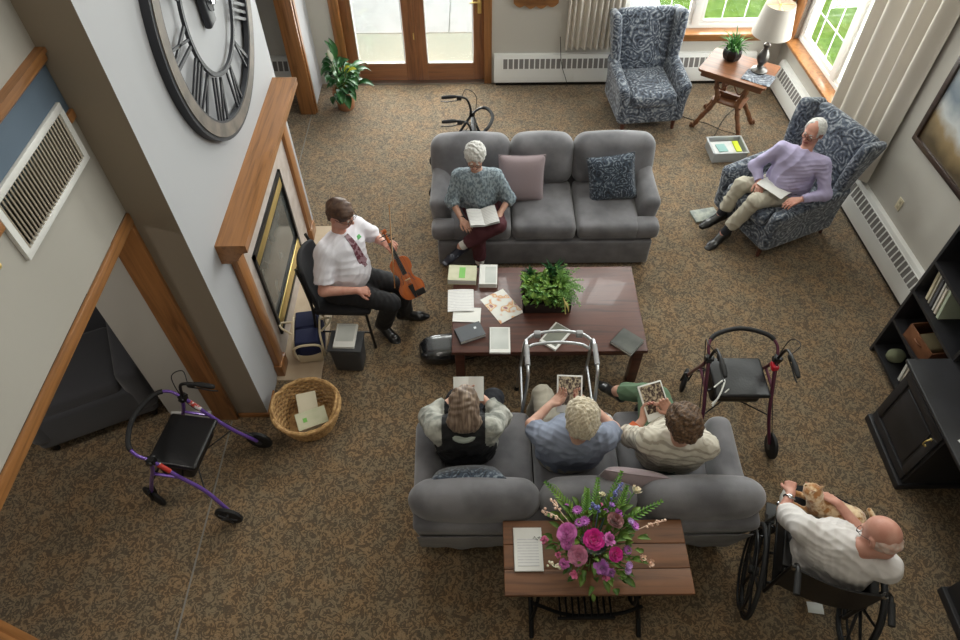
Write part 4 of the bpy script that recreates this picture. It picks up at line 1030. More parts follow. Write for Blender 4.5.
def hand_prims(wr, d, n, side, curl, size=1.0, spread=.14):
    """wr wrist point, d direction towards the fingers, n palm normal, side = +1 thumb on (d x n) side"""
    d = nrm(d); n = nrm(np.array(n)-d*(np.array(n)@d)); s = np.cross(d, n)*side
    out = []; pl = .085*size
    c = np.array(wr)
    for k, w in enumerate((-1.5,-.5,.5,1.5)):
        kn = c+d*(pl-.006*abs(w-.3))+s*w*.0195*size
        out.append(cone(c+d*.012+s*w*.010*size, kn, .0125*size, .0105*size, .012))
        L = (.072,.082,.088,.078)[k]*size; L = [L*.45, L*.32, L*.25]
        a = R(18)*w*spread; p = kn; f = nrm(d*math.cos(a)+s*math.sin(a)); ang = 0
        for j, l in enumerate(L):
            ang += curl*(.85 if j == 0 else 1.0)
            q = p+(f*math.cos(ang)+n*math.sin(ang))*l
            out.append(cone(p, q, (.0092-.0006*j)*size, (.0086-.0008*j)*size, .004)); p = q
    # thumb leaves the side of the palm near its base
    b = c+d*.025*size+s*.022*size; t1 = b+nrm(s*.75+d*.75+n*.25)*.038*size; t2 = t1+nrm(s*.25+d+n*(.35+.4*curl))*.032*size; t3 = t2+nrm(d+n*(.3+.7*curl)-s*.1)*.025*size
    out += [cone(c+d*.02, b, .014*size, .013*size, .012), cone(b, t1, .0125*size, .0105*size, .008), cone(t1, t2, .0102*size, .0095*size, .004), cone(t2, t3, .0095*size, .008*size, .004)]
    return out

def frame_head(f, up=(0,0,1)):
    f = nrm(f); u = nrm(np.array(up)-f*(np.array(up)@f)); r = np.cross(f, u); return f, u, r
def head_prims(c, f, u, r, s=1.0, wide=1.0):
    c = np.array(c, float); A = np.array([r, f, u]); W = wide
    e = lambda x, y, z, rx, ry, rz, k=.015, op='u', **kw: ell(c+(r*x+f*y+u*z)*s, np.array([rx,ry,rz])*s, A, k*s, op=op, **kw)
    return [e(0,-.012,.028,.074*W,.092,.082), e(0,.028,-.03,.058*W,.062,.072,.03), e(0,.055,-.078,.030*W,.028,.026,.025),
            e(0,.0,-.05,.05*W,.06,.055,.03), e(.034*W,.058,-.025,.024,.024,.022,.018), e(-.034*W,.058,-.025,.024,.024,.022,.018),
            e(0,.076,.028,.045*W,.016,.014,.016), e(.029,.098,.004,.018,.017,.012,.008,'s'), e(-.029,.098,.004,.018,.017,.012,.008,'s'),
            e(.029,.076,.003,.013,.012,.011,.005), e(-.029,.076,.003,.013,.012,.011,.005),
            cone(c+(f*.082+u*.012)*s, c+(f*.106-u*.026)*s, .008*s, .0125*s, .008), e(0,.094,-.03,.018,.012,.009,.006),
            e(0,.082,-.053,.024,.011,.006,.006), e(0,.081,-.063,.021,.011,.006,.005), e(0,.1,-.0575,.022,.012,.0018,.003,'s'),
            e(.078*W,-.008,-.008,.010,.021,.032,.006), e(-.078*W,-.008,-.008,.010,.021,.032,.006),
            e(.085*W,.0,-.006,.006,.010,.016,.004,'s'), e(-.085*W,.0,-.006,.006,.010,.016,.004,'s')]

def body_prims(J, g=1.0, belly=0.0):
    j = {k: np.array(v, float) for k, v in J.items()}
    hc = (j['hipL']+j['hipR'])/2; sc_ = (j['shL']+j['shR'])/2; ax = nrm(j['shL']-j['shR']); up = nrm(sc_-hc); fw = nrm(np.cross(up, ax)) if True else 0
    fw = np.cross(ax, up); 
    if fw@np.array(j['fwd']) < 0: fw = -fw
    j.update(hc=hc, sc=sc_, ax=ax, up=up, fw=nrm(fw)); P = []
    for h, s in ((j['hipL'], 1), (j['hipR'], -1)):
        top = sc_+ax*.085*s-up*.09
        P.append(cone(h+up*.03, top, .105*g, .098*g, .06))
    P.append(ell(hc+up*.06+j['fw']*.0, (.16*g,.115*g,.12*g), np.array([ax, j['fw'], up]), .05))
    P.append(ell(hc+up*.17+j['fw']*(.03+belly*.6), (.14*g+belly*.3,.11*g+belly,.14*g+belly*.4), np.array([ax, j['fw'], up]), .05))
    P.append(ell(sc_-up*.10+j['fw']*.015, (.150*g,.105*g,.14*g), np.array([ax, j['fw'], up]), .05))
    P.append(cone(j['shL']-ax*.02-up*.01, j['shR']+ax*.02-up*.01, .056*g, .056*g, .04))
    return j, P
def foot_pts(an, toe):
    an = np.array(an, float); toe = np.array(toe, float); dn = nrm(toe-an); side = nrm(np.cross(dn, [0,0,1])); uu = np.cross(side, dn)
    L = .23; heel = an-dn*.035-uu*.045; return an, heel, an+dn*.07-uu*.042, an+dn*(L-.085)-uu*.052, dn, side, uu
def foot_prims(an, toe, s=1.0, o=0.0):
    an, heel, mid, ball, dn, sd, uu = foot_pts(an, toe)
    return [cone(an+uu*.0, heel, (.032+o)*s, (.031+o)*s, .02), cone(an-uu*.012, mid, (.034+o)*s, (.032+o)*s, .02), cone(heel, ball+uu*.004, (.030+o)*s, (.034+o)*s, .02, sq=(tuple(uu), .8)), cone(ball, ball+dn*.055, (.038+o)*s, (.028+o)*s, .02, sq=(tuple(uu), .62))]
def shoe_prims(an, toe, s=1.0):
    an_, heel, mid, ball, dn, sd, uu = foot_pts(an, toe); P_ = foot_prims(an, toe, s, .008)
    for p in P_: p['cuts'] = ((an_+uu*.006, uu),)
    for w in (-.012, .012): P_.append(cone(heel-uu*.022+sd*w, ball+dn*.06-uu*.014+sd*w, .020*s, .022*s, .01, sq=(tuple(uu), .5)))
    return P_
def person(name, label, J, spec, vox=.0055):
    """J: joint positions in the room; spec: clothes, hair and hands"""
    g = spec.get('g', 1.0); j, torso = body_prims(J, g, spec.get('belly', 0))
    org = np.array([j['hc'][0], j['hc'][1], 0]); root = thing('person', label, 'person', tuple(org))
    root['group_note'] = 0; del root['group_note']
    f, u, r = frame_head(spec['look'], spec.get('headup', (0,0,1))); hc = j['head']; hs = spec.get('hs', 1.0)
    ag = spec.get('ag', 1.0)
    # ---- body: one continuous skin
    B = list(torso); nb = j['sc']+j['up']*.02
    B.append(cone(nb, hc-u*.07-f*.015, .052*g**.5, .05, .03)); B += head_prims(hc, f, u, r, hs, spec.get('wide', 1))
    arm = {}
    for s in 'LR':
        sh, el, wr = j['sh'+s], j['el'+s], j['wr'+s]; arm[s] = (sh, el, wr)
        B += [cone(sh, el, .047*ag, .038*ag, .03), cone(el, wr, .039*ag, .026*ag, .015)]
        hd = spec['hand'+s]; B += hand_prims(wr, hd[0], hd[1], hd[2], hd[3], hd[4] if len(hd) > 4 else 1.0)
        hp, kn, an = j['hip'+s], j['kn'+s], j['an'+s]; sgn = 1 if s == 'L' else -1
        B += [cone(hp, kn, .082*g**.6, .054, .04), cone(kn, an, .052, .036, .02)]
        B += foot_prims(an, j['toe'+s])
    mouth = hc+(f*.088-u*.058)*hs
    def ff(cn):
        d = cn-mouth; return ((np.abs(d@r) < .024)*(np.abs(d@u) < .0095)*(d@f > -.012)).astype(int)
    body = sdf_obj('body', B, [spec.get('skin', M['skin']), M['lips']], root, org, vox, face_fn=ff)
    # ---- face details
    for s in (-1, 1):
        m = MB(); mi = MB(); e = hc+(r*s*.029+f*.0785+u*.003)*hs-org; m.ball(e, .0115*hs, n=8); mi.ball(e+(f*.0085-u*.001)*hs, .0048*hs, n=6)
        obj('iris', mi, M['iris'], obj('eye', m, M['eye_white'], root))
    for s in (-1, 1):
        m = MB(); m.tube(smooth_path([tuple(hc+(r*s*(.014+.0145*t)+f*(.0925-.006*t*t)+u*(.026+.006*math.sin(t*2)))*hs-org) for t in (0,1,2)], 4), .004, 6)
        obj('eyebrow', m, spec.get('brow', spec['hair'][0]), root)
    if spec.get('glasses'):
        m = MB()
        for s in (-1, 1):
            c0 = hc+(r*s*.031+f*.1+u*.001)*hs-org; m.tube([tuple(c0+(r*.023*math.cos(a)+u*.017*math.sin(a))*hs) for a in [2*PI*k/16 for k in range(16)]], .0019, 6, closed=True)
            m.tube([tuple(hc+(r*s*.054+f*.098+u*.006)*hs-org), tuple(hc+(r*s*.078+f*.06+u*.008)*hs-org), tuple(hc+(r*s*.083-f*.01+u*.008)*hs-org)], .0018, 6)
        m.tube([tuple(hc+(-r*.009+f*.103+u*.003)*hs-org), tuple(hc+(r*.009+f*.103+u*.003)*hs-org)], .0018, 6); obj('glasses', m, M['glasses'], root, label='spectacles')
    # ---- hair
    hm, hk = spec['hair'][0], spec['hair'][1]; A = np.array([r, f, u]); hh = hc
    E = lambda x, y, z, rx, ry, rz, k=.012, op='u', cuts=(): ell(hh+(r*x+f*y+u*z)*hs, np.array([rx,ry,rz])*hs, A, k, cuts, op)
    faceCut = E(0,.10,-.045,.066,.075,.085,.012,'s')
    earCut = [E(s*.088,.012,-.012,.026,.030,.036,.006,'s') for s in (-1,1)]
    low = (hc-u*.045*hs, -u)
    if hk == 'short':
        H = [E(0,-.014,.030,.083,.101,.090), E(0,-.055,-.02,.068,.05,.07,.02,cuts=((hc-u*.075*hs, -u),)), E(0,.105,-.035,.062,.070,.078,.012,'s')]+earCut; wb, wf = .004, 70
    elif hk == 'receding':
        H = [E(0,-.020,.026,.082,.098,.088,cuts=((hc+f*.052*hs, f+u*.25),)), E(0,-.055,-.02,.070,.05,.07,.02,cuts=((hc-u*.075*hs, -u),)), E(0,.105,-.03,.066,.070,.088,.012,'s')]+earCut; wb, wf = .004, 80
    elif hk == 'fringe':     # fuller with a swept fringe
        H = [E(0,-.010,.034,.086,.104,.092), E(.02,.05,.062,.062,.040,.034,.02), E(0,-.055,-.02,.07,.052,.075,.02,cuts=((hc-u*.07*hs, -u),)), E(0,.11,-.036,.060,.066,.074,.012,'s')]+earCut; wb, wf = .005, 60
    elif hk == 'fluffy':
        H = [E(0,-.02,.036,.094,.108,.096), E(0,-.06,-.01,.084,.064,.08,.03,cuts=((hc-u*.085*hs, -u),)), E(0,.11,-.040,.062,.068,.080,.012,'s')]; wb, wf = .006, 150
    elif hk == 'curly':
        H = [E(0,-.022,.036,.102,.116,.102), E(0,-.065,-.015,.094,.07,.085,.03,cuts=((hc-u*.09*hs, -u),)), E(0,.115,-.044,.06,.064,.078,.012,'s')]; wb, wf = .0075, 150
    elif hk == 'long':
        H = [E(0,-.014,.030,.088,.106,.094), E(0,-.06,-.045,.088,.062,.115,.03), E(.058,-.01,-.075,.034,.056,.10,.03), E(-.058,-.01,-.075,.034,.056,.10,.03),
             cone(hc+(-f*.06-u*.08)*hs, hc+(-f*.105)*hs+V3(0,0,-.15), .07, .035, .04, sq=(tuple(f), .55)), cone(hc+(r*.05-f*.05-u*.08)*hs, hc+(r*.095-f*.075)*hs+V3(0,0,-.15), .045, .022, .03), cone(hc+(-r*.05-f*.05-u*.08)*hs, hc+(-r*.09-f*.075)*hs+V3(0,0,-.15), .045, .022, .03),
             E(0,.105,-.05,.052,.07,.09,.012,'s')]; wb, wf = .007, 75
    elif hk == 'bald':       # thin ring of white hair
        H = [E(0,-.016,-.005,.0752,.0905,.070,.01,cuts=((hc+u*.012*hs-f*.0, u+f*.25),(hc+f*.012*hs, f)))]+earCut; wb, wf = .0035, 130
    hobj = sdf_obj('hair', H, hm, root, org, .005, wob=wb, wfreq=wf, relax=1)
    # ---- clothes
    def limb(a, b, ra, rb, frac=1.0, k=.03):
        a = np.array(a, float); b = np.array(b, float); e = a+(b-a)*frac; d = nrm(b-a)
        return cone(a, e+d*.05, ra, ra+(rb-ra)*frac, k, cuts=(capend(e, d),))
    for gname, gm, gk in spec['wear']:
        o = gk.get('off', .016); Q = []
        if gk['kind'] == 'top':
            low_ = j['hc']+j['up']*gk.get('low', .05)
            for p in torso:
                q = dict(p); 
                if q['t'] == 'c': q['ra'] = q['ra']+o; q['rb'] = q['rb']+o
                else: q['r'] = q['r']+o
                q['cuts'] = (capend(low_, -j['up']),); Q.append(q)
            nk = gk.get('neck', .03)
            Q.append(cone(nb-j['up']*.02, nb+nrm(hc-u*.07-nb)*nk, .062*g**.5+o*.3, .058*g**.5, .03, cuts=(capend(nb+nrm(hc-u*.07-nb)*nk, nrm(hc-u*.07-nb)),)))
            if gk.get('collar'):
                nd = nrm(hc-u*.07-nb); c0 = nb+nd*(nk-.004)-org; rr = .058*g**.5+o*.3; m = MB()
                for sg in (-1, 1):
                    m.sweep([(-.002,.004),(.014,-.030),(.018,-.028),(.004,.008)], [(tuple(c0+(j['ax']*sg*math.sin(a)+j['fw']*-math.cos(a))*rr), tuple(j['ax']*sg*math.sin(a)-j['fw']*math.cos(a)), tuple(nd)) for a in [R(t_) for t_ in range(0, 166, 11)]])
                obj('collar', m, gm, root)
            fr = gk['sleeve']; lo_ = gk.get('loose', .018)
            for s in 'LR':
                sh, el, wr = arm[s]
                if fr <= 1: Q.append(limb(sh, el, .047*ag+lo_, .040*ag+lo_+.008, fr))
                else: Q += [cone(sh, el, .047*ag+lo_, .040*ag+lo_, .03), limb(el, wr, .040*ag+lo_, .028*ag+lo_*.8, fr-1)]
        elif gk['kind'] == 'trousers':
            Q.append(ell(j['hc']+j['up']*.045, (.165*g+o,.122*g+o,.10*g+o), np.array([ax_ for ax_ in (j['ax'], j['fw'], j['up'])]), .04, cuts=(capend(j['hc']+j['up']*.12, j['up']),)))
            for p in torso[:3]:
                q = dict(p); q['cuts'] = (capend(j['hc']+j['up']*.11, j['up']),)
                if q['t'] == 'c': q['ra'] = q['ra']+o*.8; q['rb'] = q['rb']+o*.8
                else: q['r'] = q['r']+o*.8
                Q.append(q)
            for s in 'LR':
                hp, kn, an = j['hip'+s], j['kn'+s], j['an'+s]
                Q += [cone(hp, kn, .085*g**.6+o, .060+o, .045), limb(kn, an, .060+o, .050+o*1.2, gk.get('len', .93), .02)]
            if gk.get('drape'):
                pass
        sdf_obj(gname, Q, gm, root, org, .007, wob=gk.get('wob', .005), wfreq=gk.get('wf', 30), label=gk.get('label'), relax=1, cloth=True)
    # ---- shoes and socks
    for s in 'LR':
        sm = spec['shoes']
        sdf_obj('shoe', shoe_prims(j['an'+s], j['toe'+s], spec.get('ss', 1)), sm, root, org, .006)
        if spec.get('socks'):
            m = MB(); a = j['an'+s]; k = j['kn'+s]; d = nrm(k-a); m.tube([tuple(a+d*.0-org), tuple(a+d*.05-org), tuple(a+d*.13-org)], [.043,.043,.047], 14); obj('sock', m, spec['socks'], root)
    return root, j, (f, u, r), org

def off(p, *v): return tuple(np.array(p, float)+np.array(v, float))
hair_brown = mat('dark_brown_hair', (66,46,36), .6, col2=(92,66,50), nscale=40)
hair_white = mat('white_hair', (214,212,208), .7, col2=(180,178,174), nscale=70, sheen=.4, bump=.5, bscale=160)
hair_blond_w = mat('pale_blond_white_hair', (216,206,184), .7, col2=(180,164,136), nscale=70, sheen=.4, bump=.6, bscale=150)
hair_curl = mat('auburn_brown_hair', (112,84,58), .6, col2=(62,44,32), nscale=60, bump=.6, bscale=120)
hair_long = mat('ash_brown_hair', (92,74,62), .45, col2=(150,130,112), nscale=22, stretch=(4,.6,.6))
hair_grey = mat('thin_grey_hair', (206,168,152), .6, col2=(210,192,182), nscale=50)

# 1 violinist
white_shirt = mat('white_shirt', (222,220,228), .8, bump=.06, bscale=30)
J1 = dict(hipL=(-1.05,3.78,.55), hipR=(-1.15,3.62,.55), shL=(-.98,3.91,.99), shR=(-1.18,3.60,.99), head=(-1.04,3.79,1.21), fwd=(.8,-.6,0),
          elL=(-.85,4.00,.76), wrL=(-.765,3.83,.87), elR=(-1.20,3.43,.75), wrR=(-.96,3.47,.71),
          knL=(-.66,3.72,.50), anL=(-.66,3.765,.10), toeL=(-.44,3.80,.035), knR=(-.72,3.52,.50), anR=(-.84,3.62,.10), toeR=(-.70,3.50,.035))
pv, j, (f, u, r), org = person('violinist', 'person in white shirt and patterned tie seated by the fireplace holding a violin', J1,
    dict(g=1.14, belly=.035, ag=1.08, wide=1.08, look=(.86,-.42,-.26), hair=(hair_brown,'fringe'), glasses=1, hs=1.03, skin=M['skin_pink'],
         handL=((.62,-.62,.25),(.2,.1,-1),1,.85), handR=((1,.1,-.15),(0,.3,-1),-1,1.25),
         wear=[('shirt', white_shirt, dict(kind='top', sleeve=.80, off=.018, loose=.024, wob=.007, low=.05, collar=1)), ('trousers', mat('black_suit_trousers', (24,24,28), .8), dict(kind='trousers', off=.016, wob=.006))],
         shoes=M['shoe'], socks=M['black']))
# tie, collar and badge lie on the shirt front
fw, up, axx = j['fw'], j['up'], j['ax']
tie_m = mat('patterned_tie', (92,34,48), .5, col2=(150,120,130), nscale=38, detail=2, lo=.45, hi=.55)
fw, up, axx = j['fw'], j['up'], j['ax']
from mathutils.bvhtree import BVHTree
def cast(o, p, d):
    """hit of a ray (room coordinates, relative to the thing) on garment o"""
    if o.name not in _bvh: _bvh[o.name] = BVHTree.FromPolygons([v.co for v in o.data.vertices], [tuple(q.vertices) for q in o.data.polygons])
    h = _bvh[o.name].ray_cast(Vector(p), Vector(d)); return np.array(h[0]) if h[0] is not None else None
_bvh = {}
shirt = [c_ for c_ in pv.children if c_.name.startswith('shirt')][0]
vd = nrm(fw*.75+V3(0,0,.65))
def strip(o, p0, p1, w0, w1, n, d, th=.005, lift=.004, tip=True):
    m = MB(); path = []
    for i in range(n+1):
        t = i/n; c = np.array(p0)+(np.array(p1)-np.array(p0))*t; h = cast(o, c+d*.6, -d)
        if h is None: continue
        w = w0+(w1-w0)*t; 
        if tip and t > .93: w *= .35
        path.append((h+d*lift, axx*w, d))
    P3 = [q[0] for q in path]      # smooth the run
    for _ in range(2): P3 = [P3[0]]+[(P3[i-1]+P3[i]+P3[i+1])/3 for i in range(1, len(P3)-1)]+[P3[-1]]
    m.sweep([(-1,-.003),(1,-.003),(1,th),(-1,th)], [(tuple(P3[i]), tuple(path[i][1]), tuple(path[i][2])) for i in range(len(path))]); return m
nb1 = j['sc']+up*.02-org; bl1 = j['hc']+up*.13-org
obj('necktie', strip(shirt, nb1+fw*.06+up*.035, bl1+fw*.1+axx*.05+up*.02, .018, .044, 16, vd), tie_m, pv, label='dark red patterned necktie')
h = cast(shirt, nb1-up*.12+axx*.10+vd*.6, -vd); m = MB(); Tb = Matrix((( *axx,0),( *np.cross(vd,axx),0),( *vd,0),(0,0,0,1))).transposed(); Tb.translation = h+vd*.004
m.rbox((0,0,0),(.05,.03,.006),.002,n=1,T=Tb); obj('name_badge', m, mat('green_badge', (80,170,90), .5), pv, label='green badge')
m = MB(); m.tube([tuple(j['hc']+up*.105+(axx*math.cos(2*PI*k/28)*.205+fw*math.sin(2*PI*k/28)*.165)-org) for k in range(28)], .012, 6, closed=True); obj('belt', m, M['black'], pv, label='black belt')

# 2 woman on the far sofa
blouse = mat('grey_blue_check_blouse', (150,164,172), .85, col2=(104,118,128), nscale=60, detail=1, lo=.42, hi=.58, stretch=(1,1,.5))
J2 = dict(hipL=(.09,4.70,.54), hipR=(-.09,4.70,.54), shL=(.13,4.60,.90), shR=(-.18,4.60,.90), head=(-.04,4.60,1.095), fwd=(0,-1,0),
          elL=(.25,4.56,.68), wrL=(.17,4.42,.635), elR=(-.25,4.54,.68), wrR=(-.16,4.36,.62),
          knL=(.16,4.34,.57), anL=(-.17,4.33,.33), toeL=(-.34,4.22,.27), knR=(-.02,4.35,.50), anR=(-.01,4.36,.10), toeR=(-.01,4.20,.035))
pw, j, (f, u, r), org = person('woman', 'white-haired person in a grey-blue blouse reading on the far sofa, legs crossed', J2,
    dict(g=.94, belly=.02, ag=.85, hs=.95, look=(-.05,-.92,-.28), headup=(0,-.3,.9), hair=(hair_white,'fluffy'), glasses=1,
         handL=((-.7,-.5,-.3),(0,-.2,-.9),1,.5,.88), handR=((.45,-.75,.0),(.1,.2,-.9),-1,.45,.88),
         wear=[('blouse', blouse, dict(kind='top', sleeve=1.35, off=.022, loose=.024, wob=.008)), ('trousers', mat('maroon_trousers', (84,40,48), .8), dict(kind='trousers', off=.008, len=.86, wob=.005))],
         shoes=mat('navy_shoes', (34,38,52), .5, col2=(120,124,136), nscale=20, lo=.6, hi=.66), socks=M['paper'], ss=.9))
m = MB(); p = j['sc']-up*0; c = np.array((-.01,4.50,.76))-org; m.box((0,0,0),(.13,.006,.035), Matrix.Translation(c) @ Matrix.Rotation(R(-6),4,'Z') @ Matrix.Rotation(R(-35),4,'X')); obj('name_tag', m, mat('cream_tag', (206,190,158), .6), pw, label='cream name tag')
m = MB(); m.tube([tuple(np.array(j['wrR'])-org+np.array((.0,.0,0))+np.array((math.cos(a)*.026,.012,math.sin(a)*.026))) for a in [2*PI*k/16 for k in range(16)]], .005, 6, closed=True); obj('watch', m, M['black'], pw, label='dark wristwatch')

# 3 man in the wing chair
lilac = mat('lilac_shirt', (180,172,206), .8, bump=.05, bscale=40)
J3 = dict(hipL=(2.84,4.74,.53), hipR=(2.70,4.88,.53), shL=(2.93,4.66,.95), shR=(2.64,4.88,.95), head=(2.83,4.84,1.14), fwd=(-.7,-.7,0),
          elL=(2.99,4.53,.72), wrL=(2.78,4.50,.69), elR=(2.50,4.96,.70), wrR=(2.52,4.80,.64),
          knL=(2.48,4.66,.54), anL=(2.32,4.70,.11), toeL=(2.12,4.57,.035), knR=(2.40,4.86,.56), anR=(2.32,4.90,.17), toeR=(2.09,4.80,.13))
pm, j, (f, u, r), org = person('man', 'white-haired person in lilac shirt and beige trousers seated in a paisley wing chair', J3,
    dict(g=.94, belly=.02, ag=.9, look=(-.75,-.6,-.10), hair=(hair_white,'receding'), glasses=1, wide=.95, skin=M['skin_pink'],
         handL=((-.9,-.25,-.1),(0,0,-1),-1,.35), handR=((-.2,-.8,-.15),(-.2,0,-1),-1,.6),
         wear=[('shirt', lilac, dict(kind='top', sleeve=1.93, off=.014, loose=.018, wob=.011, low=.09, collar=1)), ('trousers', mat('beige_trousers', (186,180,164), .85), dict(kind='trousers', off=.012, len=.78, wob=.007))],
         shoes=M['shoe'], socks=mat('charcoal_socks', (36,38,46), .9)))
m = MB(); n_ = 28; m.tube([tuple(j['hc']+j['up']*.115+(j['ax']*math.cos(2*PI*k/n_)*.185+j['fw']*math.sin(2*PI*k/n_)*.150)-org) for k in range(n_)], .012, 6, closed=True); obj('belt', m, M['black'], pm, label='black belt')

# 4 long haired woman, near sofa
jumper = mat('black_grey_jumper', (24,24,27), .85)
J4 = dict(hipL=(-.19,2.20,.56), hipR=(-.02,2.20,.56), shL=(-.28,2.12,.93), shR=(.05,2.12,.93), head=(-.11,2.19,1.10), fwd=(0,1,0),
          elL=(-.35,2.32,.74), wrL=(-.21,2.44,.75), elR=(.12,2.32,.74), wrR=(.02,2.44,.75),
          knL=(-.18,2.60,.52), anL=(-.20,2.66,.10), toeL=(-.20,2.86,.035), knR=(.08,2.60,.53), anR=(.09,2.68,.10), toeR=(.10,2.88,.035))
pl, j, (f, u, r), org = person('woman', 'long-haired person in a black and grey top, leftmost of the three near-sofa readers', J4,
    dict(g=.98, ag=1.0, look=(.02,.78,-.62), headup=(0,.5,.8), hair=(hair_long,'long'),
         handL=((.75,.55,.15),(.3,.2,.9),1,.7), handR=((-.75,.55,.15),(-.3,.2,.9),-1,.7),
         wear=[('jumper', [jumper, mat('heather_sleeves', (176,176,168), .9, col2=(116,118,112), nscale=12, lo=.4, hi=.6)], dict(kind='top', sleeve=1.8, off=.024, loose=.03, wob=.008)), ('trousers', mat('black_trousers', (26,28,36), .85), dict(kind='trousers', off=.014, wob=.006))],
         shoes=M['shoe']))
jo = [c_ for c_ in pl.children if c_.name.startswith('jumper')][0]
co = np.empty(len(jo.data.vertices)*3, np.float32); jo.data.vertices.foreach_get('co', co); co = co.reshape(-1, 3)+org
li = np.empty(len(jo.data.loops), np.int32); jo.data.loops.foreach_get('vertex_index', li); cen = co[li.reshape(-1, 4)].mean(1)
d = np.abs(cen[:,0]-(-.115)); mi = ((d > .135+.5*np.maximum(0, .88-cen[:,2])*(cen[:,1] < 2.14))*(cen[:,2] > .60)).astype(np.int32); jo.data.polygons.foreach_set('material_index', mi)
m = MB(); m.tube([tuple(j['sc']+V3(0,0,.035)+(j['ax']*math.cos(a)*.085+j['fw']*(math.sin(a)*.08))+V3(0,0,.012*math.sin(a))-org) for a in [2*PI*k/24 for k in range(24)]], .024, 8, closed=True); obj('hood_collar', m, mat('sage_grey_collar', (168,176,168), .9), pl, label='pale grey collar')

# 5 white haired woman, middle
tee = mat('blue_grey_tee', (124,132,150), .85, bump=.05, bscale=40)
J5 = dict(hipL=(.48,2.16,.56), hipR=(.66,2.16,.56), shL=(.38,2.04,.93), shR=(.75,2.04,.93), head=(.59,2.08,1.11), fwd=(0,1,0),
          elL=(.32,2.26,.74), wrL=(.45,2.40,.75), elR=(.86,2.24,.72), wrR=(.72,2.40,.74),
          knL=(.43,2.62,.53), anL=(.40,2.70,.10), toeL=(.40,2.90,.035), knR=(.63,2.66,.53), anR=(.64,2.74,.10), toeR=(.65,2.95,.035))
p5, j, (f, u, r), org = person('woman', 'white-haired person in a blue-grey tee, middle of the three near-sofa readers', J5,
    dict(g=1.08, belly=.03, ag=1.0, look=(.0,.84,-.54), headup=(0,.4,.9), hair=(hair_blond_w,'curly'),
         handL=((.8,.5,.25),(.2,.3,.9),1,.5), handR=((-.75,.5,.2),(-.2,.3,.9),-1,.5),
         wear=[('tee_shirt', tee, dict(kind='top', sleeve=.62, off=.022, loose=.028, wob=.009, neck=.005)), ('trousers', mat('stone_trousers', (164,158,144), .85), dict(kind='trousers', off=.014, wob=.007))],
         shoes=mat('white_trainers', (210,210,206), .6)))
# 6 curly woman
J6 = dict(hipL=(1.14,2.16,.56), hipR=(1.32,2.13,.56), shL=(1.01,2.04,.91), shR=(1.36,1.98,.93), head=(1.18,2.05,1.10), fwd=(-.1,1,0),
          elL=(.96,2.19,.70), wrL=(1.045,2.27,.76), elR=(1.36,2.20,.73), wrR=(1.23,2.29,.79),
          knL=(1.16,2.58,.60), anL=(.99,2.71,.44), toeL=(.86,2.88,.37), knR=(1.26,2.60,.53), anR=(1.24,2.68,.10), toeR=(1.24,2.88,.035))
knit = stripes_mat('cream_ribbed_knit', (204,198,184), (168,160,146), 2, 24)
p6, j, (f, u, r), org = person('woman', 'curly brown-haired person in a cream knit, rightmost of the three near-sofa readers', J6,
    dict(g=1.02, belly=.03, ag=1.0, look=(-.25,.82,-.5), headup=(0,.4,.9), hair=(hair_curl,'curly'), glasses=1,
         handL=((.25,.75,.5),(.5,.2,.8),1,.6), handR=((-.5,.65,.5),(-.5,.2,.8),-1,.6),
         wear=[('jumper', knit, dict(kind='top', sleeve=1.35, off=.024, loose=.03, wob=.009)), ('trousers', mat('sage_green_trousers', (92,118,92), .85), dict(kind='trousers', off=.01, len=.86, wob=.007))],
         shoes=M['shoe'], ss=.85))
m = MB()
for s in 'LR':
    a, b = np.array(j['el'+s]), np.array(j['wr'+s]); m.tube([tuple(a+(b-a)*.22-org), tuple(a+(b-a)*.68-org)], [.060,.046], 16)
obj('cuffs', m, mat('rust_orange_cuff', (190,92,50), .8), p6, label='rust orange cuffs')

# 7 man in the wheelchair
cream = mat('cream_tee_shirt', (212,208,206), .85, bump=.05, bscale=40)
J7 = dict(hipL=(1.91,1.43,.56), hipR=(2.09,1.34,.56), shL=(1.79,1.47,.93), shR=(2.16,1.24,.95), head=(2.09,1.35,1.115), fwd=(.45,.89,0),
          elL=(1.80,1.66,.73), wrL=(1.865,1.76,.745), elR=(2.20,1.50,.76), wrR=(2.10,1.67,.80),
          knL=(2.05,1.80,.53), anL=(2.09,1.90,.15), toeL=(2.17,2.07,.125), knR=(2.27,1.70,.53), anR=(2.32,1.79,.15), toeR=(2.42,1.97,.125))
p7, j, (f, u, r), org = person('man', 'bald person in a cream tee shirt sitting in the wheelchair stroking a cat', J7,
    dict(g=1.1, belly=.04, ag=.98, look=(-.35,.72,-.58), headup=(-.1,.45,.85), hair=(hair_grey,'bald'), brow=hair_grey, glasses=1, hs=1.03, skin=M['skin_pink'],
         handL=((.25,.95,.05),(.3,0,-.9),1,1.35,.92), handR=((-.6,.6,-.1),(-.3,-.2,-.9),-1,.7),
         wear=[('tee_shirt', cream, dict(kind='top', sleeve=.80, off=.018, loose=.028, wob=.009, neck=.06, low=.02)), ('trousers', mat('black_track_trousers', (26,26,30), .85), dict(kind='trousers', off=.012, wob=.006))],
         shoes=mat('white_slippers', (206,204,198), .6)))
m = MB(); a, b = np.array(j['elL']), np.array(j['wrL']); d = nrm(b-a); c0 = b-d*.03-org; q = np.cross(d, [0,0,1]); q = nrm(q); w_ = np.cross(q, d)
m.tube([tuple(c0+q*.031*math.cos(t)+w_*.031*math.sin(t)) for t in [2*PI*k/18 for k in range(18)]], .006, 6, closed=True, flat=1.0); m.ball(c0+w_*.031, (.017,.017,.006)); obj('watch', m, M['chrome'], p7, label='silver wristwatch')

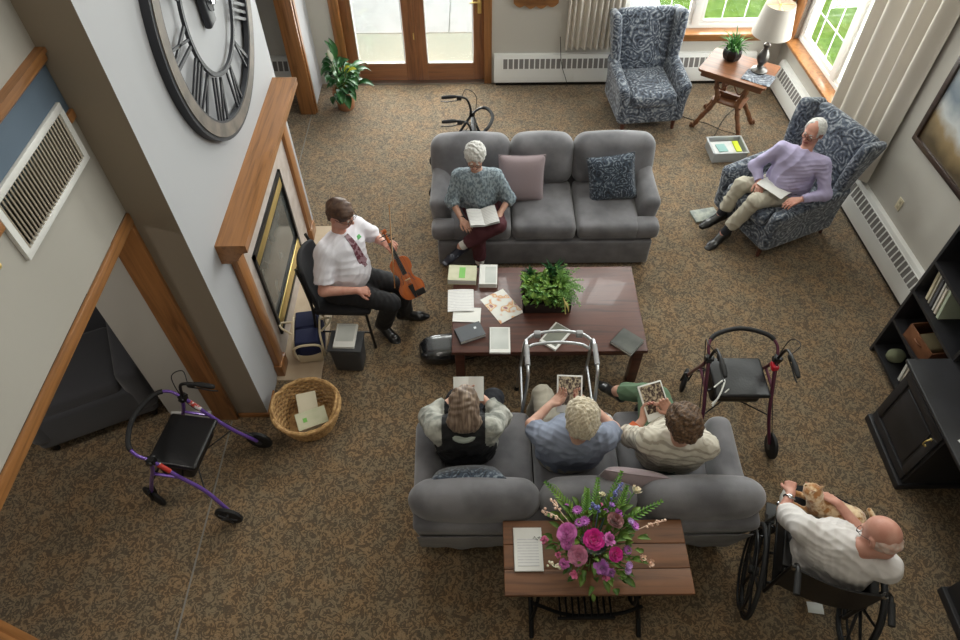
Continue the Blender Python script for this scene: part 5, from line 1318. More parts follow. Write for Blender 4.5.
# ---- the cat
fur = mat('ginger_cream_fur', (170,116,62), .9, col2=(226,200,162), nscale=24, detail=3, lo=.44, hi=.58, sheen=.5, bump=.3, bscale=180)
cat = thing('cat', 'ginger and cream cat lying on the lap of the person in the wheelchair', 'cat', (2.09,1.68,0))
org = np.array((2.09,1.68,0)); cd_ = nrm((-.8,.5,0)); cs = np.array((-cd_[1], cd_[0], 0)); bz = .69
cc_ = lambda a, b, z: np.array((2.09,1.68,bz))+cd_*a+cs*b+V3(0,0,z)
hp = cc_(.135,.02,.13); cf = nrm((-.35,.75,.15)); cf, cu, cr = frame_head(cf); A = np.array([cr, cf, cu])
P_ = [cone(cc_(-.13,0,.0), cc_(.06,0,.015), .082, .072, .04), cone(cc_(.06,0,.02), hp-cf*.02-cu*.02, .062, .045, .03), ell(cc_(-.14,.045,-.015), (.06,.05,.05), None, .03), ell(cc_(-.14,-.045,-.015), (.06,.05,.05), None, .03),
      ell(hp, (.054,.054,.048), A, .015), ell(hp+cf*.042-cu*.013, (.024,.022,.018), A, .012), ell(hp+cr*.03-cu*.012+cf*.015, (.02,.02,.018), A, .012), ell(hp-cr*.03-cu*.012+cf*.015, (.02,.02,.018), A, .012)]
for s in (-1, 1):
    P_ += [cone(hp+cr*s*.026+cu*.032, hp+cr*s*.040+cu*.078, .020, .004, .008, sq=(tuple(cf), .45)), cone(cc_(.06,s*.045,-.01), cc_(.13,s*.05,-.055), .026, .02, .02), cone(cc_(.13,s*.05,-.055), cc_(.19,s*.04,-.06), .02, .018, .01), cone(cc_(-.12,s*.06,-.03), cc_(-.04,s*.075,-.065), .03, .02, .02)]
tp = [cc_(-.20,0,-.01), cc_(-.26,-.04,-.03), cc_(-.27,-.10,-.04), cc_(-.22,-.15,-.04)]
for a, b in zip(tp, tp[1:]): P_.append(cone(a, b, .018, .016, .01))
white_fur = mat('white_cat_fur', (232,224,210), .9, sheen=.5)
chest = cc_(.10,.0,.04)
sdf_obj('body', P_, [fur, white_fur], cat, org, .0045, wob=.002, wfreq=120, face_fn=lambda c: ((np.linalg.norm(c-(hp+cf*.04-cu*.035), axis=1) < .034)|((np.linalg.norm(c-(chest+cf*.045), axis=1) < .06)&(((c-chest)@cf) > .0))).astype(int))
m = MB()
M['amber'] = mat('amber_eye', (120,100,40), .2)
for s in (-1, 1): m = MB(); m.ball(hp+cf*.049+cr*s*.019+cu*.006-org, .0065, n=6); obj('eye', m, M['amber'], cat)
m = MB(); m.ball(hp+cf*.064-cu*.008-org, .005, n=5); obj('nose', m, mat('pink_nose', (200,130,120), .5), cat)
m = MB()
for s in (-1, 1): m.prism([(-.011,0),(.011,0),(.004*s,.028)], 0, .002, Matrix.Translation(hp+cr*s*.031+cu*.042+cf*.010-org) @ Matrix(((cr[0],cu[0],cf[0],0),(cr[1],cu[1],cf[1],0),(cr[2],cu[2],cf[2],0),(0,0,0,1))))
obj('inner_ear', m, mat('pink_ear', (206,150,130), .7), cat)
# lap blanket
m = MB()
def bl(u, v):
    p = np.array((2.0+.19*(u-.5)*2*.89+.06, 1.60-.19*(u-.5)*2*.45+.03, 0))+np.array((.45,.89,0))*((v-.5)*.42)
    z = .628+.0*u-.05*abs(u-.5)**2*4-.02*math.cos(u*4*PI)*.5; return (p[0]-2.05, p[1]-1.62, z+.006*math.sin(u*20+v*9))
m.grid(bl, 24, 18, thick=.012); tag(obj('lap_blanket', m, mat('black_fleece', (24,24,28), .95), loc=(2.05,1.62,0)), 'black blanket spread over the lap under the cat', 'blanket')
# ================================================================ leaves and flowers
def leaf(mb, base, tip, w, droop=.3, fold=.25, nu=6, up=(0,0,1)):
    """blade from base to tip, bending upwards in the middle"""
    b = Vector(base); t = Vector(tip); L = (t-b).length; d = (t-b).normalized(); s = d.cross(Vector(up))
    s = s.normalized() if s.length > 1e-3 else Vector((1,0,0)); n = s.cross(d)
    vs = []; fs = []
    for i in range(nu+1):
        u = i/nu; c = b.lerp(t, u)+n*(math.sin(u*PI)*L*droop); ww = w*math.sin(PI*min(1, u*.93+.07))**.8*(1-.15*u)
        vs += [tuple(c-s*ww/2+n*ww*fold), tuple(c), tuple(c+s*ww/2+n*ww*fold)]
    for i in range(nu):
        a = i*3; fs += [(a, a+1, a+4, a+3), (a+1, a+2, a+5, a+4)]
    k = len(vs); th = .0012      # give the blade a thickness
    vs += [tuple(Vector(v)-n*th) for v in vs]; fs += [tuple(k+q for q in f[::-1]) for f in fs]
    e = [i*3 for i in range(nu+1)]+[i*3+2 for i in range(nu, -1, -1)]
    fs += [(e[i], e[(i+1) % len(e)], k+e[(i+1) % len(e)], k+e[i])[::-1] for i in range(len(e))]
    mb.add(vs, fs)
def rnd(a, b): return random.uniform(a, b)
# peace lily
pl_ = thing('potted_plant', 'leafy green peace lily in a terracotta pot on the floor by the oak post', 'plant', (-1.57,7.0,0))
m = MB(); m.lathe([(.085,0),(.095,.01),(.12,.20),(.13,.205),(.13,.235),(.115,.235),(.112,.20)], 28); obj('pot', m, M['terracotta'], pl_)
m = MB(); m.lathe([(.11,.195),(.05,.21),(.001,.212)], 20); obj('soil', m, M['soil'], pl_)
m = MB(); st_ = MB()
for i in range(70):
    a = rnd(0, 2*PI); r = rnd(.12,.40) if abs(a-PI) > 1.2 else rnd(.1,.28); z = rnd(.30,.62) if r < .24 else rnd(.18,.48); r0 = r*.45
    p = (.03*math.cos(a), .03*math.sin(a), .2); q = (r0*math.cos(a), r0*math.sin(a), z*.95); t = (r*math.cos(a+rnd(-.3,.3)), r*math.sin(a+rnd(-.3,.3)), z-rnd(-.04,.1))
    st_.tube([p, q], .003, 5); leaf(m, q, t, rnd(.08,.125), .2)
for i in range(3): a = rnd(0,6); leaf(m, (.05*math.cos(a),.05*math.sin(a),.6), (.12*math.cos(a),.12*math.sin(a),.82), .09, .1)
f_ = obj('foliage', m, M['leaf_dark'], pl_, sharp=180); obj('stalks', st_, M['leaf'], f_, sharp=180)
m = MB(); leaf(m, (-.06,-.05,.62), (-.07,-.09,.78), .07, -.1, .4); m.tube([(0,0,.2),(-.06,-.05,.62)], .003, 6); m.cyl((-.06,-.06,.63),(-.062,-.075,.72),.008); obj('spathe_flower', m, mat('white_spathe', (232,236,220), .5), pl_, label='white lily flower')
m = MB()
for a in (.2,.9): leaf(m, (.1*math.cos(a),-.1+.05*math.sin(a),.5), (.22*math.cos(a),-.14+.1*math.sin(a),.56), .08, .1)
obj('yellow_leaf', m, mat('yellowing_leaf', (190,190,50), .5), pl_, label='yellowing leaves')
# plant by the lamp
sp_ = thing('potted_plant', 'small spiky plant in a black bowl on the side table', 'plant', (2.70,6.74,.715))
m = MB(); m.lathe([(.06,0),(.085,.02),(.105,.07),(.105,.11),(.095,.13),(.088,.13),(.09,.10)], 8); obj('bowl', m, M['black'], sp_, sharp=20)
m = MB(); m.lathe([(.09,.10),(.001,.115)], 16); obj('soil', m, M['soil'], sp_)
m = MB()
for i in range(60):
    a = rnd(0, 2*PI); r = rnd(.05,.19); z = rnd(.13,.30); leaf(m, (.05*math.cos(a),.05*math.sin(a),.11), (r*math.cos(a),r*math.sin(a),z), rnd(.012,.028), .25)
for i in range(24):
    a = rnd(0, 2*PI); leaf(m, (.02*math.cos(a),.02*math.sin(a),.14), (.07*math.cos(a),.07*math.sin(a),.17), .035, .2)
obj('foliage', m, M['leaf'], sp_, sharp=180)
# planter on the coffee table
pt = thing('planter', 'dark square planter full of mixed green plants on the coffee table', 'plant', (.52,3.60,.451))
m = MB()
m.b2((-.17,-.14,0),(.17,.14,.01)); 
for a in (((-.19,-.16,0),(.19,-.14,.10)),((-.19,.14,0),(.19,.16,.12)),((-.19,-.16,0),(-.17,.16,.11)),((.17,-.16,0),(.19,.16,.11))): m.b2(*a, bev=.006)
m.b2((-.19,.14,.1),(-.12,.16,.17)); m.b2((.14,.14,.1),(.19,.16,.17)); obj('container', m, mat('dark_woven_planter', (40,28,26), .7, bump=.4, bscale=70), pt)
m = MB(); m.b2((-.17,-.14,.06),(.17,.14,.085)); obj('soil', m, M['soil'], pt)
m = MB()
for i in range(420):
    cx, cy = rnd(-.18,.12), rnd(-.17,.11); a = rnd(0, 2*PI); r = rnd(.02,.06); z = rnd(.12,.24)-.9*((cx+.05)**2+(cy+.02)**2)
    leaf(m, (cx,cy,z-.03), (cx+r*math.cos(a),cy+r*math.sin(a),z+rnd(-.01,.02)), rnd(.025,.045), .2)
obj('lime_foliage', m, M['leaf_lime'], pt, sharp=180, label='lime green bushy foliage')
m = MB()
for i in range(60):
    a = rnd(-1.6,1.7); r = rnd(.08,.22); b0 = (.09,-.06,.10); t = (.09+r*math.cos(a), -.06+r*math.sin(a), rnd(.13,.26)); p = [Vector(b0).lerp(Vector(t), k/7)+Vector((0,0,math.sin(k/7*PI)*.06)) for k in range(8)]
    m.tube([tuple(q) for q in p], .0015, 4)
    for k in range(2, 8):
        for s in (-1,1):
            d = (p[k]-p[k-1]).normalized(); sd = Vector((-d.y,d.x,0))*s; leaf(m, tuple(p[k]), tuple(p[k]+(sd+d*.6)*.034*(1.2-k/9)), .011, .15, nu=2)
obj('fern_foliage', m, M['fern'], pt, sharp=180, label='feathery fern fronds')
m = MB()
for i in range(26):
    a = rnd(0, 2*PI); cx, cy = .06+rnd(-.03,.03), .09+rnd(-.03,.03); leaf(m, (cx,cy,.10), (cx+.09*math.cos(a),cy+.07*math.sin(a),rnd(.2,.32)), .04, .2)
for i in range(20):
    a = rnd(0, 2*PI); cx, cy = -.13, .10; leaf(m, (cx,cy,.12), (cx+.05*math.cos(a),cy+.05*math.sin(a),rnd(.2,.26)), .03, .2)
obj('dark_foliage', m, M['leaf_dark'], pt, sharp=180, label='dark green leaves')
m = MB(); m.tube(smooth_path([(.11,-.12,.16),(.12,-.20,.20),(.13,-.27,.12)],5), .005, 6); leaf(m, (.12,-.2,.2), (.15,-.29,.16), .02); obj('trailing_stem', m, mat('straw_stem', (176,160,96), .7), pt)

# bouquet
FC = {'magenta':(186,24,130),'orchid':(188,104,168),'mauve':(176,112,140),'violet':(156,92,160),'dusky':(118,72,72),'purple':(150,70,150),'pink':(200,110,150),'lilac':(160,120,180),'peach':(226,182,160),'cream':(224,206,180),'blue':(88,92,150)}
FM = {k: mat('petal_'+k, v, .6, col2=tuple(min(255, int(x*1.18+12)) for x in v), nscale=30, sheen=.3) for k, v in FC.items()}
BL=[ ('rose','magenta',(0.580,1.340,1.130),0.051),('rose','magenta',(0.690,1.270,1.100),0.036),('peony','orchid',(0.440,1.390,1.100),0.048),('rose','mauve',(0.490,1.270,1.090),0.048),('carnation','violet',(0.610,1.210,1.080),0.048),('rose','dusky',(0.710,1.450,1.120),0.042),('aster','purple',(0.510,1.510,1.110),0.030),('aster','purple',(0.540,1.440,1.130),0.030),('aster','purple',(0.510,1.430,1.130),0.027),('carnation','orchid',(0.660,1.340,1.130),0.039),('carnation','pink',(0.330,1.380,1.020),0.027),('carnation','orchid',(0.420,1.240,1.050),0.033),('aster','lilac',(0.760,1.230,1.050),0.024),('aster','purple',(0.820,1.440,1.060),0.030),('aster','lilac',(0.800,1.460,1.070),0.024),('bud','peach',(0.880,1.260,1.000),0.024),('bud','peach',(0.840,1.280,1.020),0.021),('bud','pink',(0.470,1.190,1.040),0.022),('bud','cream',(0.870,1.670,1.000),0.030),('peony','orchid',(0.440,1.340,1.090),0.033),('carnation','violet',(0.660,1.190,1.060),0.027) ]
SP=[ ('sprig','peach',(0.380,1.620,1.000),(0.420,1.530,1.060)),('sprig','peach',(0.330,1.560,1.000),(0.410,1.480,1.070)),('sprig','peach',(1.000,1.490,1.000),(0.890,1.460,1.000)),('sprig','cream',(0.350,1.260,1.010),(0.400,1.230,1.040)),('spike','blue',(0.790,1.700,1.000),(0.730,1.620,1.040)),('spike','blue',(0.590,1.530,1.110),(0.620,1.510,1.120)),('fern','fern',(1.000,1.600,1.000),(0.850,1.530,1.010)),('fern','fern',(0.800,1.780,1.000),(0.740,1.670,1.000)),('fern','fern',(0.660,1.740,1.000),(0.620,1.600,1.080)),('fern','lime',(0.360,1.720,1.000),(0.440,1.670,1.000)),('fern','fern',(0.590,1.660,1.030),(0.540,1.560,1.090)),('fern','fern',(0.820,1.690,1.000),(0.820,1.600,1.000)) ]
BO = Vector((.61,1.40,.761)); bq = thing('flower_arrangement', 'large pink and purple flower bouquet on the plank-topped table', 'flowers', tuple(BO))
m = MB(); m.lathe([(.055,0),(.065,.01),(.08,.08),(.07,.15),(.075,.18),(.065,.18),(.06,.15)], 24); obj('vase', m, mat('dark_green_vase', (40,54,44), .2, coat=.5), bq)
core = Vector((0,0,.12))
def petal(mb, c, T, L, w, curl, n=4):
    vs = []; fs = []
    for i in range(n+1):
        u = i/n
        for j in range(3):
            v = (j-1)*w/2*math.sin(PI*(.15+.75*u))**.7; vs.append(tuple(T @ Vector((v, curl*math.sin(u*PI*.6)*L*.5+abs(v)*.25*0, u*L*math.cos(curl*u*.5)))))
    for i in range(n):
        for j in range(2): a = i*3+j; fs.append((a, a+1, a+4, a+3))
    k = len(vs); vs += [tuple(Vector(p)+Vector((0,0,-.001))) for p in vs]; fs += [tuple(k+q for q in f[::-1]) for f in fs]
    mb.add(vs, fs)
def bloom(kind, col, pos, r):
    p = Vector(pos)-BO; nrm_ = (p-core).normalized(); nrm_ = (nrm_+Vector((0,-.1,.55))).normalized(); Q = nrm_.to_track_quat('Z','Y').to_matrix().to_4x4(); m = MB(); base = p-nrm_*r*.5
    if kind in ('rose','peony'):
        lay = 5 if kind == 'rose' else 6
        for l in range(lay):
            rr = r*(.12+.88*l/(lay-1)); npet = 3+l*(1 if kind == 'rose' else 2); tilt = R(4+ (58 if kind == 'rose' else 66)*(l/(lay-1))**1.3)
            for k in range(npet):
                a = 2*PI*k/npet+l*.7+rnd(-.1,.1); T = Matrix.Translation(base) @ Q @ Matrix.Rotation(a,4,'Z') @ Matrix.Translation((0,rr*.16,0)) @ Matrix.Rotation(-tilt+rnd(-.08,.08),4,'X')
                petal(m, None, T, r*(.75+.28*l/(lay-1)), max(.012, rr*1.25), .22)
        m.ball(tuple(p-nrm_*r*.25), r*.3, n=6)
    elif kind == 'carnation':
        for k in range(46):
            a = rnd(0,2*PI); t = R(rnd(2,85)); T = Matrix.Translation(base+nrm_*r*.2) @ Q @ Matrix.Rotation(a,4,'Z') @ Matrix.Rotation(-t,4,'X'); petal(m, None, T, r*rnd(.8,1.05), r*.5, rnd(-.4,.4), 3)
    elif kind == 'aster':
        for l in range(2):
            for k in range(14): T = Matrix.Translation(base+nrm_*r*(.3+.1*l)) @ Q @ Matrix.Rotation(2*PI*k/14+l*.2,4,'Z') @ Matrix.Rotation(R(-74+14*l),4,'X'); petal(m, None, T, r*(1-.15*l), r*.3, .1, 2)
        m.ball(tuple(base+nrm_*r*.45), (r*.28,)*3, n=5)
    else:
        for k in range(9): T = Matrix.Translation(base) @ Q @ Matrix.Rotation(k*2.4,4,'Z') @ Matrix.Rotation(-R(10+k*4),4,'X'); petal(m, None, T, r*1.5, r*.9, .35, 4)
    o = obj(kind if kind != 'bud' else 'flower_bud', m, FM[col], bq, sharp=180, label='%s %s' % (col if col not in ('dusky',) else 'dusky brown-pink', kind)); 
    s = MB(); s.tube([tuple(core*.3), tuple(base)], .003, 5); obj('flower_stem', s, M['leaf'], o)
for a in BL: bloom(*a)
for k_ in range(16):
    a = rnd(0,2*PI); r = rnd(.12,.25); bloom(random.choice(['aster','carnation','bud']), random.choice(['purple','orchid','pink','lilac','mauve','cream']), (.61+r*math.cos(a), 1.40+r*math.sin(a), 1.11-1.5*r*r), rnd(.016,.028))
for kind, col, tip, base in SP:
    t = Vector(tip)-BO; b = Vector(base)-BO; m = MB(); m.tube(smooth_path([tuple(core*.3), tuple(b), tuple(t)],4), .0025, 5)
    if kind in ('sprig','spike'):
        n = 12 if kind == 'sprig' else 22
        for k in range(n): q = b.lerp(t, k/(n-1))+Vector((rnd(-1,1),rnd(-1,1),rnd(-1,1)))*.014; m.ball(tuple(q), rnd(.006,.010), n=4)
        obj('blossom_spike', m, FM[col], bq, sharp=180, label='%s blossom spike' % col)
    else:
        b0 = b.lerp(core, .35)
        for k in range(12):
            q = b0.lerp(t, k/11); d = (t-b0).normalized(); sd = d.cross(Vector((0,0,1))).normalized()
            for s in (-1,1): leaf(m, tuple(q), tuple(q+(sd*s+d*.8)*.034*(1.15-k/14)+Vector((0,0,.01))), .015, .15, nu=3)
        obj('fern_frond', m, M['leaf_lime'] if col == 'lime' else M['fern'], bq, sharp=180)
m = MB()
for i in range(150):
    a = rnd(0,2*PI); e = rnd(.0,1.2); r = rnd(.16,.27); c = Vector((math.cos(a)*math.cos(e), math.sin(a)*math.cos(e), math.sin(e)))
    p = core+Vector((c.x*r, c.y*r, c.z*r*.85)); leaf(m, tuple(p), tuple(p+c*rnd(.04,.07)+Vector((rnd(-.03,.03),rnd(-.03,.03),rnd(-.02,.02)))), rnd(.025,.045), .2, nu=4)
for i in range(30):
    a = 2*PI*i/30; m.tube([tuple(core*.3), (.2*math.cos(a), .2*math.sin(a), rnd(.16,.28))], .002, 4)
obj('foliage', m, mat('bouquet_leaf', (62,98,36), .5, col2=(112,140,56), nscale=12), bq, sharp=180)

# ================================================================ papers and booklets
def quadbook(name, label, cat, c, rz, w, d, t, cover, z=.451, pages=None, extra=None, group=None):
    return book(name, label, cat, (c[0],c[1],z), R(rz), w, d, t, cover, pages, extra=extra, group=group)
M['cream_book'] = mat('cream_cover', (200,198,172), .6, col2=(186,188,156), nscale=10)
M['green_label'] = mat('green_label', (120,186,90), .6)
M['silver_book'] = mat('silver_grey_cover', (204,207,203), .6, col2=(186,190,186), nscale=6)
M['olive_book'] = mat('olive_grey_cover', (130,132,120), .6, col2=(108,110,100), nscale=7)
M['slate_book'] = mat('slate_cover', (72,76,82), .5)
M['dark_book'] = mat('dark_pewter_cover', (58,60,56), .6, col2=(84,86,80), nscale=9)
def lab(mt, w_, d_, dx=0, dy=0, nm='cover_label'):
    def f(b, w, d, t): m = MB(); m.b2((dx-w_/2,dy-d_/2,t),(dx+w_/2,dy+d_/2,t+.0012)); obj(nm, m, mt, b)
    return f
quadbook('book', 'thick cream book with a green label at the far left corner of the coffee table', 'book', (-.155,3.84), -3, .235,.17,.055, M['cream_book'], extra=lab(M['green_label'], .05,.12))
quadbook('book', 'thick pale booklet with a fold, next to the green-labelled book', 'book', (.06,3.83), -2, .15,.22,.045, M['paper'], extra=lab(M['silver_book'], .09,.18,.02,-.005))
def sheet(name, label, c, rz, w, d, mt, z=.4515, thick=.002, sag=0, cat='paper'):
    m = MB(); m.grid(lambda u, v: ((u-.5)*w, (v-.5)*d, thick+sag*math.sin(u*PI)+.002*math.sin(v*5)), 12, 8, thick=thick); return tag(obj(name, m, mt, loc=(c[0],c[1],z), rotz=R(rz)), label, cat)
sheet('paper_stack', 'blank white sheets under the printed page', (-.115,3.43), -3, .22,.15, M['paper'], thick=.006)
sheet('printed_page', 'white printed page hanging over the left edge of the coffee table', (-.165,3.575), 1, .21,.235, M['print'], z=.4605, sag=.006)
def flyer():
    m = mat('colourful_flyer', (226,224,216), .4)
    nt, N, L, b = nodes(m); tc = N.new('ShaderNodeTexCoord'); n = N.new('ShaderNodeTexNoise'); n.inputs['Scale'].default_value = 12; n.inputs['Detail'].default_value = 1; L.new(tc.outputs['Object'], n.inputs['Vector'])
    r = ramp(N, [(.3,(236,234,226)),(.5,(226,226,222)),(.57,(214,150,90)),(.62,(232,222,190)),(.68,(170,90,110)),(.74,(120,160,90))]); L.new(n.outputs['Fac'], r.inputs['Fac']); L.new(r.outputs['Color'], b.inputs['Base Color']); return m
sheet('magazine', 'colourful magazine page lying askew near the planter', (.165,3.52), 32, .22,.30, flyer(), sag=.003, cat='magazine')
quadbook('book', 'dark slate hardback with a small emblem at the near left of the coffee table', 'book', (-.09,3.235), 22, .21,.14,.035, M['slate_book'], extra=lab(M['alu'], .018,.018,.05,.02,'emblem'))
quadbook('booklet', 'silver grey booklet near the front edge of the coffee table', 'booklet', (.14,3.165), -1, .16,.245,.02, M['paper'], extra=lab(M['silver_book'], .135,.20,.0,.012))
quadbook('booklet', 'silver grey booklet lying under the walking frame bars', 'booklet', (.572,3.20), -38, .15,.23,.02, M['paper'], extra=lab(M['olive_book'], .12,.2,.0,.01))
quadbook('booklet', 'dark pewter booklet at the right front corner of the coffee table', 'booklet', (1.115,3.135), -42, .19,.18,.03, M['dark_book'], extra=lab(M['dark_book'], .17,.165,.004,0))
quadbook('booklet', 'white booklet with a small drawing on the plank-topped table', 'booklet', (.255,1.425), 0, .165,.25,.012, M['paper'], z=.761, extra=lab(M['print'], .12,.16,.0,-.02,'printed_panel'))
m = MB()
for i in range(9): x = i*.007; m.tube(smooth_path([(x,.0+.004*math.sin(i*2),0),(x+.004,.012*math.sin(i*1.7),0),(x+.008,.006*math.cos(i),0)],3), .0012, 4)
tag(obj('ink_drawing', m, M['black'], loc=(.285,1.485,.776)), 'small dark ink sprig drawn on the white booklet', 'drawing')
M['grid_photo'] = mat('photo_cover', (58,40,36), .4, col2=(186,172,144), nscale=60, detail=5, lo=.45, hi=.62)
def held(label, c, rz, rx, w=.165, d=.24, mt=None, op=True):
    b = thing('open_book' if op else 'photo_book', label, 'book', c); b.rotation_euler = (R(rx),0,R(rz)); 
    if op:
        for s in (-1,1):
            m = MB(); m.grid(lambda u, v: (s*u*w, (v-.5)*d, .012*math.sin(u*PI*.8)+.018*u), 8, 2, thick=.008*s); obj('page_leaf', m, mt or M['print'], b)
        m = MB(); m.grid(lambda u, v: ((u-.5)*2.04*w, (v-.5)*1.03*d, -.008+.036*abs(u-.5)), 8, 1, thick=.003); obj('cover', m, M['silver_book'], b)
    else:
        m = MB(); m.rbox((0,0,0),(w,d,.012),.003,n=1); obj('cover', m, M['paper'], b); m = MB(); m.b2((-w*.44,-d*.3,.006),(w*.44,d*.46,.0075)); obj('cover_photo', m, M['grid_photo'], b)
    return b
held('open book on the lap of the woman on the far sofa', (.02,4.35,.655), 12, 6, .125,.19)
held('open white booklet held by the long-haired reader', (-.09,2.50,.80), 0, 35, .10,.16, M['paper'])
held('picture-covered book held by the middle reader of the near sofa', (.585,2.47,.775), -3, 30, .17,.25, op=False)
held('picture-covered book held by the curly-haired reader', (1.125,2.37,.835), 18, 30, .17,.24, op=False)
sheet('white_paper', 'white paper on the lap of the man in the wing chair', (2.62,4.70,0), 35, .16,.27, M['paper'], z=.655, sag=.012)
m = MB(); m.rbox((0,0,.012),(.26,.17,.022),.004,n=1); b_ = thing('magazine', 'thin magazine on the floor beside the man\'s black shoes', 'magazine', (2.24,5.06,0), R(12)); obj('cover', m, mat('muted_print_cover', (168,172,160), .5, col2=(120,128,124), nscale=16), b_)
sheet('paper_scrap', 'small white paper on the floor under the wheelchair', (2.15,1.31), -8, .10,.07, M['paper'], z=.001)
m = MB(); m.rbox((0,0,.03),(.09,.07,.06),.028,n=4,fn=lambda o,u: [o[0]+.008*math.sin(o[1]*90), o[1]+.008*math.sin(o[0]*80), o[2]+.006*math.sin(o[0]*120)]); tag(obj('crumpled_tissue', m, M['paper'], loc=(.86,2.42,.475)), 'crumpled white tissue on the near sofa seat', 'tissue')

# ================================================================ floor objects by the fireplace
bn = thing('waste_bin', 'dark grey waste bin beside the violinist\'s chair', 'bin', (-1.085,3.29,0), R(-3))
def taper(o, u): k = .86+.14*(.5+.5*u[2]); return [o[0]*k, o[1]*k, o[2]]
m = MB(); m.rbox((0,0,.15),(.26,.20,.30),.03,n=3,m=2,fn=taper); obj('bin_body', m, M['grey_plastic'], bn)
m = MB(); m.rbox((0,0,.303),(.27,.21,.015),.006,n=2); obj('rim', m, M['grey_plastic'], bn)
b_ = book('booklet', 'pale booklet resting on the grey waste bin', 'booklet', (-1.09,3.33,.312), R(-2), .17,.235,.02, M['paper'], extra=lab(M['silver_book'], .14,.17,.0,.025))
bg_ = thing('tote_bag', 'navy tote bag with cream trim on the hearth', 'bag', (-1.44,3.48,.012), R(8))
navy = mat('navy_canvas', (26,34,72), .8, bump=.2, bscale=120); cr_ = mat('cream_webbing', (214,200,172), .8)
m = MB(); m.rbox((0,0,.12),(.23,.36,.22),.06,n=4,m=5,puff=(.01,.01,.02),fn=lambda o,u: [o[0]*(1-.12*max(0,u[2])), o[1], o[2]+.012*math.sin(o[1]*14)]); obj('bag_body', m, navy, bg_)
m = MB(); m.rbox((0,-.095,.238),(.19,.15,.03),.014,n=3); m.rbox((0,.08,.242),(.19,.17,.03),.014,n=3); obj('flap', m, navy, bg_)
m = MB()
for s in (-1,1): m.tube(smooth_path([(s*.118,-.17,.05),(s*.122,-.17,.18),(s*.108,-.08,.245),(s*.108,.08,.25),(s*.122,.16,.18),(s*.118,.17,.05)],5), .009, 8)
m.tube(smooth_path([(-.10,-.19,.06),(-.105,-.185,.2),(0,-.187,.235),(.105,-.185,.2),(.10,-.19,.06)],5), .010, 8); m.rbox((0,-.18,.06),(.2,.02,.10),.009,n=2); obj('trim', m, cr_, bg_, label='cream trim')
for s in (-1,1):
    m = MB(); m.tube(smooth_path([(s*.12,-.06,.24),(s*.19,-.03,.30),(s*.20,.03,.29),(s*.12,.07,.24)],6), .009, 8); obj('handle', m, cr_, bg_)
bk_ = thing('wicker_basket', 'round wicker basket with booklets at the foot of the chimney wall', 'basket', (-1.34,2.74,0))
wk = mat('wicker', (196,158,104), .7, col2=(150,112,68), nscale=40, detail=2)
m = MB(); n = 40; rows = 11
for i in range(rows):
    z = .01+i*.019; r = .175+.065*(i/(rows-1))**.8
    m.tube([((r+.006*(1 if (k+i) % 2 else -1))*1.04*math.cos(2*PI*k/n), (r+.006*(1 if (k+i) % 2 else -1))*math.sin(2*PI*k/n), z) for k in range(n)], .0095, 6, closed=True)
obj('basket_wall', m, wk, bk_)
m = MB(); m.tube([(.245*1.04*math.cos(2*PI*k/40), .245*math.sin(2*PI*k/40), .22+.006*math.sin(k*2.2)) for k in range(40)], .017, 8, closed=True); obj('rim', m, wk, bk_)
m = MB(); m.lathe([(.17,.004),(.17,.012)], 30); obj('basket_base', m, wk, bk_)
for s in (-1,1):
    m = MB(); m.tube(smooth_path([(s*.20,-.13,.22),(s*.235,-.06,.27),(s*.235,.06,.27),(s*.20,.13,.22)],6), .011, 8); obj('handle', m, wk, bk_)
b_ = book('tea_box', 'pale green box lying tilted in the wicker basket', 'box', (-1.30,2.68,.10), R(22), .23,.14,.06, M['cream_book'], rx=R(10), extra=lab(M['green_label'], .03,.035,-.05,0))
b_ = book('booklet', 'cream ruled booklet standing in the wicker basket', 'booklet', (-1.36,2.82,.10), R(14), .15,.2,.02, mat('ivory_cover', (222,214,190), .7), rx=R(28), pages=M['print'])
vc = thing('violin_case', 'black rounded case lying on the floor under the coffee table edge', 'case', (-.19,3.39,0), R(8))
m = MB(); m.rbox((0,0,.08),(.66,.27,.15),.065,n=6,m=6,fn=lambda o,u: [o[0], o[1]*(1-.42*max(0,min(1,(u[0]+.2)))*1)*(1-.35*max(0,-u[0]-.7)/.3), o[2]*(1-.2*max(0,-u[0]-.7)/.3)]); obj('case_shell', m, mat('black_case_leather', (24,25,27), .25, coat=.5), vc)
m = MB(); m.tube([(-.3+.0*k,0,.075) for k in range(2)], .002, 4); m.tube(smooth_path([(-.27,-.11,.078),(0,-.122,.078),(.28,-.07,.078)],5), .005, 6); obj('zip', m, M['chrome'], vc)
# storage box near the side table
sb = thing('storage_box', 'translucent plastic tub of papers on the floor by the side table', 'box', (2.67,6.05,0), R(3))
pl2 = mat('translucent_plastic', (214,218,220), .3, trans=.35)
m = MB()
m.b2((-.17,-.13,0),(.17,.13,.006))
for a in (((-.18,-.14,0),(.18,-.134,.12)),((-.18,.134,0),(.18,.14,.12)),((-.18,-.14,0),(-.174,.14,.12)),((.174,-.14,0),(.18,.14,.12))): m.b2(*a)
for a in (((-.195,-.155,.115),(.195,-.135,.125)),((-.195,.135,.115),(.195,.155,.125)),((-.195,-.155,.115),(-.175,.155,.125)),((.175,-.155,.115),(.195,.155,.125))): m.b2(*a, bev=.003)
obj('tub', m, pl2, sb)
m = MB(); m.b2((-.15,-.11,.006),(.15,.11,.085)); tag(obj('paper_pile', m, M['print'], loc=(2.67,6.05,.001), rotz=R(3)), 'pile of printed papers inside the plastic tub', 'papers')
m = MB(); m.b2((-.11,-.07,0),(-.01,.06,.01), bev=.002); tag(obj('teal_leaflet', m, mat('teal_print', (150,190,186), .5), loc=(2.67,6.05,.087), rotz=R(8)), 'pale teal leaflet on the papers in the tub', 'leaflet')
